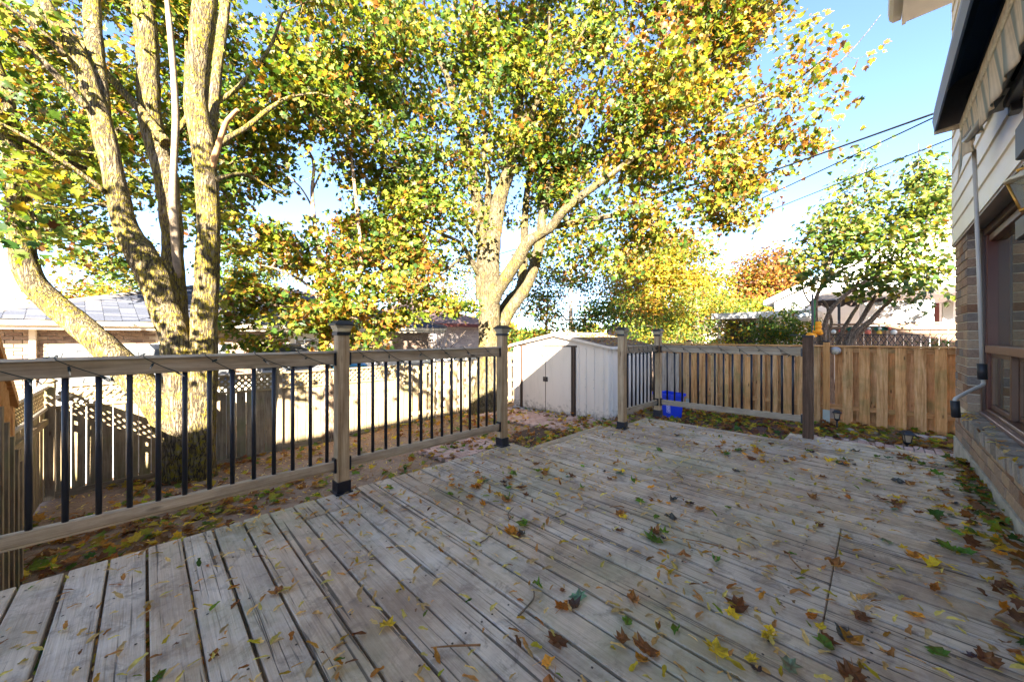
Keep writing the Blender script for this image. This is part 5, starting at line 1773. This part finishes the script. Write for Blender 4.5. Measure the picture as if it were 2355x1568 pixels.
# ------------------------------------------------------------------ lilac tree behind the cedar fence
DL = 9.0
bL = at(1915, 830, DL); bL.z = gz(bL.x, bL.y)
TL = Tree('lilac_tree', 'many-stemmed lilac tree with heart-shaped leaves behind the cedar fence', bL, BARK3)
for pl, d0, d1, w in (
        ([(1890, 900), (1886, 787), (1876, 738), (1877, 687), (1895, 645), (1908, 601), (1925, 540), (1960, 450), (1985, 370)], 9, 8.6, [17, 14, 12, 11, 11, 10, 8, 5, 2]),
        ([(1896, 900), (1895, 772), (1908, 718), (1944, 679), (1998, 643), (2072, 616), (2150, 570)], 8.9, 8.2, [17, 14, 12, 11, 10, 8, 4]),
        ([(1935, 900), (1947, 787), (1979, 738), (2013, 682), (2047, 635), (2084, 601), (2130, 520), (2140, 440)], 9, 8.4, [16, 14, 13, 12, 11, 9, 6, 3]),
        ([(1950, 900), (1960, 785), (2010, 728), (2060, 682), (2111, 657), (2145, 626), (2180, 600)], 8.9, 7.9, [14, 12, 11, 10, 9, 7, 4]),
        ([(1925, 900), (1930, 785), (1957, 728), (1974, 699), (1990, 640), (2000, 560), (2010, 470)], 9.2, 9.2, [12, 11, 10, 9, 8, 6, 3]),
        ([(1905, 900), (1905, 775), (1912, 740), (1900, 700), (1890, 690)], 9.1, 9.1, [10, 9, 8, 7, 4]),
        ([(1877, 700), (1858, 690), (1846, 660), (1848, 620)], 9, 8.8, [6, 5, 4, 2]),
        ([(1965, 780), (2000, 745), (2024, 722)], 8.9, 8.7, [8, 7, 3]),
        ([(1985, 420), (1990, 380), (1992, 340)], 8.6, 8.6, [2.5, 2, 1]), ([(2080, 480), (2110, 390), (2112, 330)], 8.5, 8.5, [3, 2, 1])):
    p_, r_ = path(pl, d0, d1, w); TL.limb('stem', p_, r_, 9)
blL = [blob(x, y, d, r, .5) for x, y, d, r in ((1890, 560, 8.8, 60), (1960, 490, 8.8, 75), (2050, 480, 8.7, 85), (2130, 470, 8.5, 75), (1950, 590, 8.7, 70), (2050, 580, 8.4, 80), (2140, 570, 8.1, 75), (1870, 640, 8.8, 35), (1985, 400, 8.6, 38), (2000, 650, 8.6, 45), (2100, 650, 8.0, 55), (2165, 660, 7.9, 40), (1855, 590, 8.8, 30), (2110, 400, 8.5, 30), (2170, 420, 8.6, 40), (2115, 355, 8.5, 14), (1985, 355, 8.6, 14))]
TL.crown(blL, 52, 17, .15, .12, HEART, LEAFG, constw(.58, .38, .03, .005, .005), -.2, 1.6, twig_r=.003)


# ------------------------------------------------------------------ background trees, hedges and shrubs
def back_tree(name, label, blobs, trunk, density, per, rc, size, w, T=DIAM, thr=-.15, nf=.6, cat='tree', group=None, twigs=True, tw=.006):
    base = trunk[0][0]
    t = Tree(name, label, base, BARK3, cat, group)
    for i, p in enumerate(trunk[1:] if len(trunk) > 1 and isinstance(trunk[1], tuple) else []):
        pass
    pts = [p for p, _ in trunk]; rad = [r for _, r in trunk]
    t.limb('trunk', pts, rad, 8, 4)
    t.crown(blobs, density, per, rc, size, T, LEAF, w, thr, nf, twigs, twig_r=tw)
    return t


def tr(x, d, ytop, r):
    b = at(x, 780, d); b.z = gz(b.x, b.y); tp = at(x, ytop, d)
    m_ = b * .5 + tp * .5 + Vector((random.uniform(-.2, .2), random.uniform(-.2, .2), 0))
    return [(b, r), (m_, r * .75), (tp, r * .25)]


back_tree('yellow_tree', 'bright golden yellow tree behind the shed roof', [blob(x, y, d, r, 1.6) for x, y, d, r in ((1500, 620, 21, 85), (1560, 600, 21, 75), (1430, 640, 21, 70), (1540, 680, 20, 80), (1600, 660, 21, 55), (1470, 700, 20, 60))],
          tr(1510, 21, 600, .22), 3.0, 80, .42, .19, constw(.02, .22, .62, .12, .02), thr=-.3)
back_tree('pale_yellow_tree', 'pale yellow feathery tree beyond the cedar fence and railing', [blob(x, y, d, r, 1.2) for x, y, d, r in ((1590, 720, 16, 70), (1520, 740, 16, 60), (1640, 700, 17, 50), (1660, 760, 15, 45), (1480, 755, 15, 45))],
          tr(1600, 16, 680, .12), 6, 60, .3, .13, constw(.12, .42, .42, .04, .02))
back_tree('copper_tree', 'copper brown round-headed tree beside the carport', [blob(x, y, d, r, 2) for x, y, d, r in ((1760, 630, 26, 62), (1730, 670, 26, 52), (1800, 660, 26, 50), (1765, 690, 25, 60), (1700, 700, 26, 30))],
          tr(1765, 26, 620, .3), 2.0, 90, .5, .24, constw(.03, .04, .05, .48, .42), thr=-.3)
back_tree('lime_shrub', 'lime yellow shrub below the copper tree', [blob(x, y, d, r, 1) for x, y, d, r in ((1720, 715, 20, 38), (1770, 720, 20, 30), (1690, 720, 20, 25))],
          tr(1720, 20, 705, .06), 6, 60, .3, .16, constw(.1, .55, .34, .01, .01), cat='shrub')
back_tree('dark_green_shrub', 'dark blue-green shrub behind the shed roof', [blob(x, y, d, r, .8) for x, y, d, r in ((1340, 690, 14.5, 55), (1350, 730, 14, 50), (1310, 730, 14.5, 45), (1380, 720, 14.5, 40), (1330, 650, 15, 35))],
          tr(1345, 14.5, 670, .07), 12, 50, .24, .12, constw(.82, .10, .03, .04, .01), T=OVAL, cat='shrub')
back_tree('rusty_shrub', 'rusty mixed shrub beside the utility pole', [blob(x, y, d, r, .9) for x, y, d, r in ((1260, 700, 17, 50), (1240, 740, 16, 45), (1290, 650, 18, 45), (1420, 690, 18, 60), (1420, 740, 17, 45), (1230, 660, 18, 35))],
          tr(1260, 17, 660, .07), 7, 55, .3, .14, constw(.34, .26, .14, .20, .06), cat='shrub')
back_tree('green_bush', 'rounded green bush with fine leaves beyond the cedar fence', [blob(x, y, d, r, .6) for x, y, d, r in ((1790, 765, 11.5, 50), (1840, 755, 11.3, 45), (1750, 780, 11.5, 35), (1815, 735, 12, 32), (1870, 775, 11, 30))],
          tr(1800, 11.5, 740, .05), 26, 60, .18, .085, constw(.74, .16, .04, .04, .02), T=OVAL, cat='bush')
back_tree('green_bush', 'grey-green leafy bush between shed roof and pale yellow tree', [blob(x, y, d, r, .6) for x, y, d, r in ((1460, 760, 13, 40), (1500, 770, 13, 35), (1560, 775, 13, 40), (1620, 775, 13, 35))],
          tr(1500, 13, 750, .05), 18, 50, .2, .09, constw(.5, .34, .12, .02, .02), T=OVAL, cat='bush')
back_tree('yellow_tree', 'golden tree rising behind the bungalow roof beside the leaning stem', [blob(x, y, d, r, 1.6) for x, y, d, r in ((170, 690, 20, 45), (130, 720, 20, 45), (215, 690, 20, 30), (70, 735, 20, 40), (30, 745, 20, 30))],
          tr(160, 20, 680, .2), 4, 70, .4, .2, constw(.03, .12, .52, .3, .03))
back_tree('pale_green_tree', 'pale grey-green tree behind the bungalow ridge', [blob(x, y, d, r, 1.6) for x, y, d, r in ((290, 640, 24, 45), (330, 670, 24, 40), (250, 670, 24, 30), (560, 640, 24, 55), (640, 600, 24, 50))],
          tr(300, 24, 640, .2), 2.4, 60, .5, .2, constw(.5, .35, .1, .03, .02))
back_tree('green_tree', 'green tree filling the gap behind the big maple trunk', [blob(x, y, d, r, 1.6) for x, y, d, r in ((980, 680, 24, 50), (1040, 690, 24, 45), (1080, 640, 24, 45), (920, 650, 24, 50), (1180, 690, 22, 40), (1230, 620, 24, 50))],
          tr(1020, 24, 640, .2), 2.2, 60, .5, .2, constw(.48, .3, .12, .08, .02))
iv = Tree('ivy', 'dark glossy ivy over the black trellis behind the cedar fence', Vector((12.35, .3, -.6)), BARK3, 'ivy')
iv.limb('stem', [Vector((12.36, .3, -.6)), Vector((12.36, .1, .4)), Vector((12.36, .2, 1.0))], [.02, .015, .008], 6)
iv.crown([((12.35, y, z), (.12, .3, h_)) for y, z, h_ in ((-.6, .95, .26), (-.95, .92, .24), (-.3, .9, .2), (.7, .88, .22), (1.05, .9, .26), (1.5, .95, .3), (.2, .8, .12))], 90, 26, .09, .06, HEART, LEAFG, constw(.9, .05, .03, .01, .01), -.4, 3, False)
# bare upright shrub in front of the pale brick house
t = Tree('bare_shrub', 'bare whippy shrub fanning out before the pale brick house', at(1010, 800, 12), BARK3, 'shrub')
bb = at(1010, 845, 12)
for k in range(22):
    a_ = (k - 10.5) / 10.5
    tip_ = at(1010 + a_ * 75 + random.uniform(-8, 8), 735 + 40 * a_ * a_ + random.uniform(-10, 20), 12 + random.uniform(-.5, .5))
    MB().tube([bb, bb * .5 + tip_ * .5 + Vector((0, 0, .12)), tip_], [.012, .009, .004], 4).build('stem', BARK3, t.root)
# orange-red plants at the fence foot
t = Tree('red_plant', 'low orange-red plant at the foot of the board fence by the big maple', at(1060, 938, 10.6), BARK3, 'plant')
t.limb('stem', [at(1060, 950, 10.6), at(1060, 930, 10.6)], [.01, .006], 5)
t.crown([blob(x, 930, 10.5, 12, .12) for x in (1035, 1050, 1065, 1078)], 200, 22, .07, .06, OVAL, LEAF, constw(.02, .02, .05, .7, .3), -1, 1, False)
# far treeline that closes the horizon
N = 26000
ang = rng.uniform(-.35, 1.95, N); dist = rng.uniform(48, 62, N)
px = np.stack([dist * np.cos(ang), dist * np.sin(ang), np.zeros(N)], 1)
hh = 3.4 + 1.8 * np.sin(ang * 9) + 1.2 * np.sin(ang * 23 + 1) + 1.0 * np.sin(ang * 47)
px[:, 2] = -1 + rng.random(N) ** .8 * hh
w = np.tile(np.array((.4, .22, .2, .14, .04)), (N, 1)); w[:, 2] += .3 * (np.sin(ang * 14) > .3)
me = leaves_mesh('far_trees', px, rng.normal(size=(N, 3)) + np.array((0, 0, .5)), rng.normal(size=(N, 3)), rng.uniform(.4, .9, N), pick_colors(N, w), DIAM, LEAF)
tag(add('far_trees', me), 'distant autumn tree line closing the horizon', 'trees', kind='stuff')

# ------------------------------------------------------------------ fallen leaves
def litter(name, label, pts, size, w, T=MAPLE, up=1.6, lift=.012, parent=None, pal=None):
    N = len(pts)
    pts = np.array(pts); pts[:, 2] += lift * rng.random(N) * 2 + .004
    n_ = rng.normal(size=(N, 3)) * .45 + np.array((0, 0, up))
    tip = rng.normal(size=(N, 3)) * np.array((1, 1, .1))
    col = pick_colors(N, np.tile(np.array(w, float), (N, 1)))
    col *= 1.7
    if pal is not None:
        k = rng.random(N) < .75
        col[k] = pal[rng.integers(0, len(pal), k.sum())] * rng.uniform(.7, 1.15, (k.sum(), 1))
    me = leaves_mesh(name, pts, n_, tip, size * rng.uniform(.5, 1.15, N), col, T, LEAF)
    return tag(add(name, me, parent), label, 'leaf litter', kind='stuff')


def on_deck(x, y):
    if x > 5.2 or y < -.55: return False
    lim = 2.7 if x < 2.66 else (2.47 if x < 4.02 else (2.25 if x < 4.87 else .72))
    return y < lim


pts = []
while len(pts) < 7200:
    x, y = rng.uniform(-2.5, 9.7), rng.uniform(-1.6, 8.1)
    if on_deck(x, y) or (SHX0 - .02 < x < SHX1 and SHY0 - .05 < y): continue
    dens = .30 + .55 * mnoise.noise(Vector((x * .8, y * .8, 3)))
    if x < 1.6 and y < 6.2: dens += .55 * max(0, 1 - (x + .8) / 2.4)
    if x > 4.9 and y < 4.3: dens += .45
    if 4.2 < x < 6.2 and 2.7 < y < 3.9: dens += .5
    if 3 < y < 8 and 1.6 < x < 4: dens *= .55
    if 5.3 < x < 8.35 and y < .9: dens *= .13
    if rng.random() > dens: continue
    pts.append((x, y, gz(x, y) + (.05 if x > 3.3 else .02)))
litter('leaf_litter', 'brown, yellow and green maple leaves strewn over the yard soil', pts, .12, (.16, .2, .22, .2, .36))
pts = [(rng.uniform(-2, 9.5), rng.uniform(2.8, 8.1), 0) for _ in range(5200)]
pts = [(x, y, gz(x, y) + .02) for x, y, _ in pts if not on_deck(x, y) and not (SHX0 < x and SHY0 - .05 < y)]
litter('leaf_bits', 'small tan leaf fragments and seeds on the yard soil', pts, .055, (.02, .08, .3, .3, .4), SEED, pal=TAN)
# drift against the house wall, seeds and crumbs on the boards
pts = []
for _ in range(5000):
    x = rng.uniform(-.4, 5.15); y = rng.uniform(-.54, 2.66)
    if on_deck(x, y): pts.append((x, y, .004))
wts = [(.03, .10, .34, .38, .2)]
litter('seed_litter', 'tan maple seeds and leaf crumbs scattered across the deck boards', pts[:2900], .05, wts[0], SEED, 3, pal=TAN)
pts = []
for _ in range(300):
    x = rng.uniform(1.6, 5.1); y = -.54 + abs(rng.normal()) * .075 * (1.3 if x < 4 else .7)
    pts.append((x, y, .004))
litter('leaf_drift', 'wet leaf drift gathered along the brick wall foot', pts, .062, (.28, .12, .08, .2, .45), MAPLE, 1.4, .02)
pts = [(rng.uniform(1.6, 5.1), -.50 - abs(rng.normal()) * .05, .434) for _ in range(90)]
litter('sill_litter', 'tan leaf bits on the weathered brick window sill', pts, .055, (.02, .05, .3, .4, .3), SEED, 3, pal=TAN)
pts = []
for _ in range(500):
    x = rng.uniform(SHX0, SHX1); y = rng.uniform(SHY0, YM); pts.append((x, y, ZR - (ZR - ZE) * (YM - y) / (YM - SHY0 + .09) + .03))
litter('roof_litter', 'dry leaf bits caught on the shed roof ribs', pts, .08, (.05, .08, .3, .3, .3), OVAL, 2)

# separate leaves lying on the boards
KINDS_ = [('brown', BROWN * 1.2, 'brown'), ('green', GREEN * 1.5, 'green'), ('yellow', YELLOW * 1.2, 'yellow'), ('orange', ORANGE * 1.1, 'orange-red'), ('dark', np.array([(.05, .035, .045), (.06, .04, .04), (.045, .05, .055)]), 'blackened'), ('teal', np.array([(.09, .16, .11), (.13, .18, .13)]), 'grey-green')]
variants = {}
rr = random.Random(77)


def fallen_mesh(c):
    """a dried maple leaf: outline, inner ring and centre, crumpled and curled"""
    out = MAPLE[0][1:, :2]
    n = len(out)
    cen = np.array((0, .38))
    lob = rr.uniform(.75, 1.0)
    out = cen + (out - cen) * np.array([[rr.uniform(.72, 1.08) * lob] for _ in range(n)])
    ring = cen + (out - cen) * .55 + np.array([[rr.uniform(-.03, .03), rr.uniform(-.03, .03)] for _ in range(n)])
    P2 = np.vstack([cen[None], ring, out])
    th = rr.uniform(0, PI); k = rr.uniform(.8, 4.2); k2 = rr.uniform(0, .9)
    d0 = P2 - cen
    a_ = d0[:, 0] * math.cos(th) + d0[:, 1] * math.sin(th); b_ = -d0[:, 0] * math.sin(th) + d0[:, 1] * math.cos(th)
    R_ = 1 / k
    # roll the blade round a cylinder of radius R_, then crumple
    A = R_ * np.sin(a_ / R_); Z = R_ * (1 - np.cos(a_ / R_)) + k2 * b_ ** 2
    Z = Z + np.array([.16 * mnoise.noise(Vector((p[0] * 4, p[1] * 4, k * 7))) + rr.uniform(-.03, .03) for p in P2])
    X = A * math.cos(th) - b_ * math.sin(th); Y = A * math.sin(th) + b_ * math.cos(th)
    Z = Z - Z.min()
    s = .125
    me = bpy.data.meshes.new('fallen_leaf')
    F = []
    for q in range(n):
        q2 = (q + 1) % n
        F += [(0, 1 + q, 1 + q2), (1 + q, 1 + n + q, 1 + n + q2), (1 + q, 1 + n + q2, 1 + q2)]
    stem0 = len(P2)
    vs = [(x * s, y * s, z * s) for x, y, z in zip(X, Y, Z)]
    sx, sy, sz = vs[1 + n]
    L = rr.uniform(.03, .07); bend = rr.uniform(-.03, .03)
    vs += [(sx - .0015, sy, sz), (sx + .0015, sy, sz), (sx + bend + .001, sy - L, .004), (sx + bend - .001, sy - L, .004)]
    F.append((stem0, stem0 + 1, stem0 + 2, stem0 + 3))
    me.from_pydata(vs, [], F)
    att = me.attributes.new('tint', 'FLOAT_COLOR', 'POINT')
    cc = np.ones((len(vs), 4), np.float32)
    cc[:, :3] = c * rng.uniform(.7, 1.25, (len(vs), 1))
    if rr.random() < .6:
        q = rng.random(len(vs)) < .35; cc[q, :3] = cc[q, :3] * .4 + np.array((.14, .06, .025)) * .6
    att.data.foreach_set('color', cc.ravel())
    me.materials.append(LEAF)
    return me


for nm, pal, word in KINDS_:
    variants[word] = [fallen_mesh(pal[k % len(pal)] * rng.uniform(1.1, 2.1)) for k in range(9)]
probs = [('brown', .32), ('green', .14), ('yellow', .16), ('orange-red', .22), ('blackened', .10), ('grey-green', .06)]
clumps = [(rr.uniform(.3, 5), rr.uniform(-.5, 2.4)) for _ in range(22)]
spots = []
while len(spots) < 285:
    if rr.random() < .45:
        c = rr.choice(clumps); x = c[0] + rr.gauss(0, .11); y = c[1] + rr.gauss(0, .11)
    elif rr.random() < .14: x = rr.uniform(2, 5); y = -.5 + abs(rr.gauss(0, .2))
    else: x = rr.uniform(-.3, 5.1); y = rr.uniform(-.53, 2.6)
    if not on_deck(x, y) or x + y < 1.25: continue
    if x < 1.2 and rr.random() < .72: continue
    spots.append((x, y))


def zone(x, y):
    if y < -.25: return 'near the foot of the brick wall'
    if x > 4.3: return 'near the cedar-side railing'
    if y > 1.9 and x > 2.5: return 'near the opening in the railing'
    if y > 1.7: return 'beside the railing with knotty post'
    if x < 1.6: return 'on the widest nearest boards'
    if x < 2.9 and y < .9: return 'around the cut board ends'
    return 'amid the open deck'


for x, y in spots:
    u = rr.random(); acc = 0
    for word, p in probs:
        acc += p
        if u <= acc: break
    s = rr.uniform(.36, .85)
    o = add('fallen_leaf', rr.choice(variants[word]), None, (x, y, .003 + rr.uniform(0, .006)), (rr.uniform(-.25, .25), rr.uniform(-.25, .25), rr.uniform(0, 6.28)))
    o.scale = (s, s, s * rr.uniform(.7, 1.1))
    z_ = zone(x, y)
    tag(o, '%s curled maple leaf lying %s' % (word, z_), 'leaf', 'fallen %s leaves %s' % (word, z_))
# a few twigs
for k in range(14):
    x, y = rr.uniform(.8, 4), rr.uniform(-.3, 2.2); a_ = rr.uniform(0, 3.1); L = rr.uniform(.08, .22)
    p0 = Vector((x, y, .006)); p2 = p0 + Vector((math.cos(a_) * L, math.sin(a_) * L, .004)); p1 = (p0 + p2) / 2 + Vector((rr.uniform(-.03, .03), rr.uniform(-.03, .03), .006))
    P, R_ = smooth_path([p0, p1, p2], [.004, .0035, .002], 4)
    tag(MB().tube(P, R_, 5).build('fallen_twig', BARKO if k % 2 else BARKD), 'thin fallen %s twig lying on the deck boards' % ('orange-brown' if k % 2 else 'bleached'), 'twig', 'fallen %s twigs on the deck' % ('orange-brown' if k % 2 else 'bleached'))
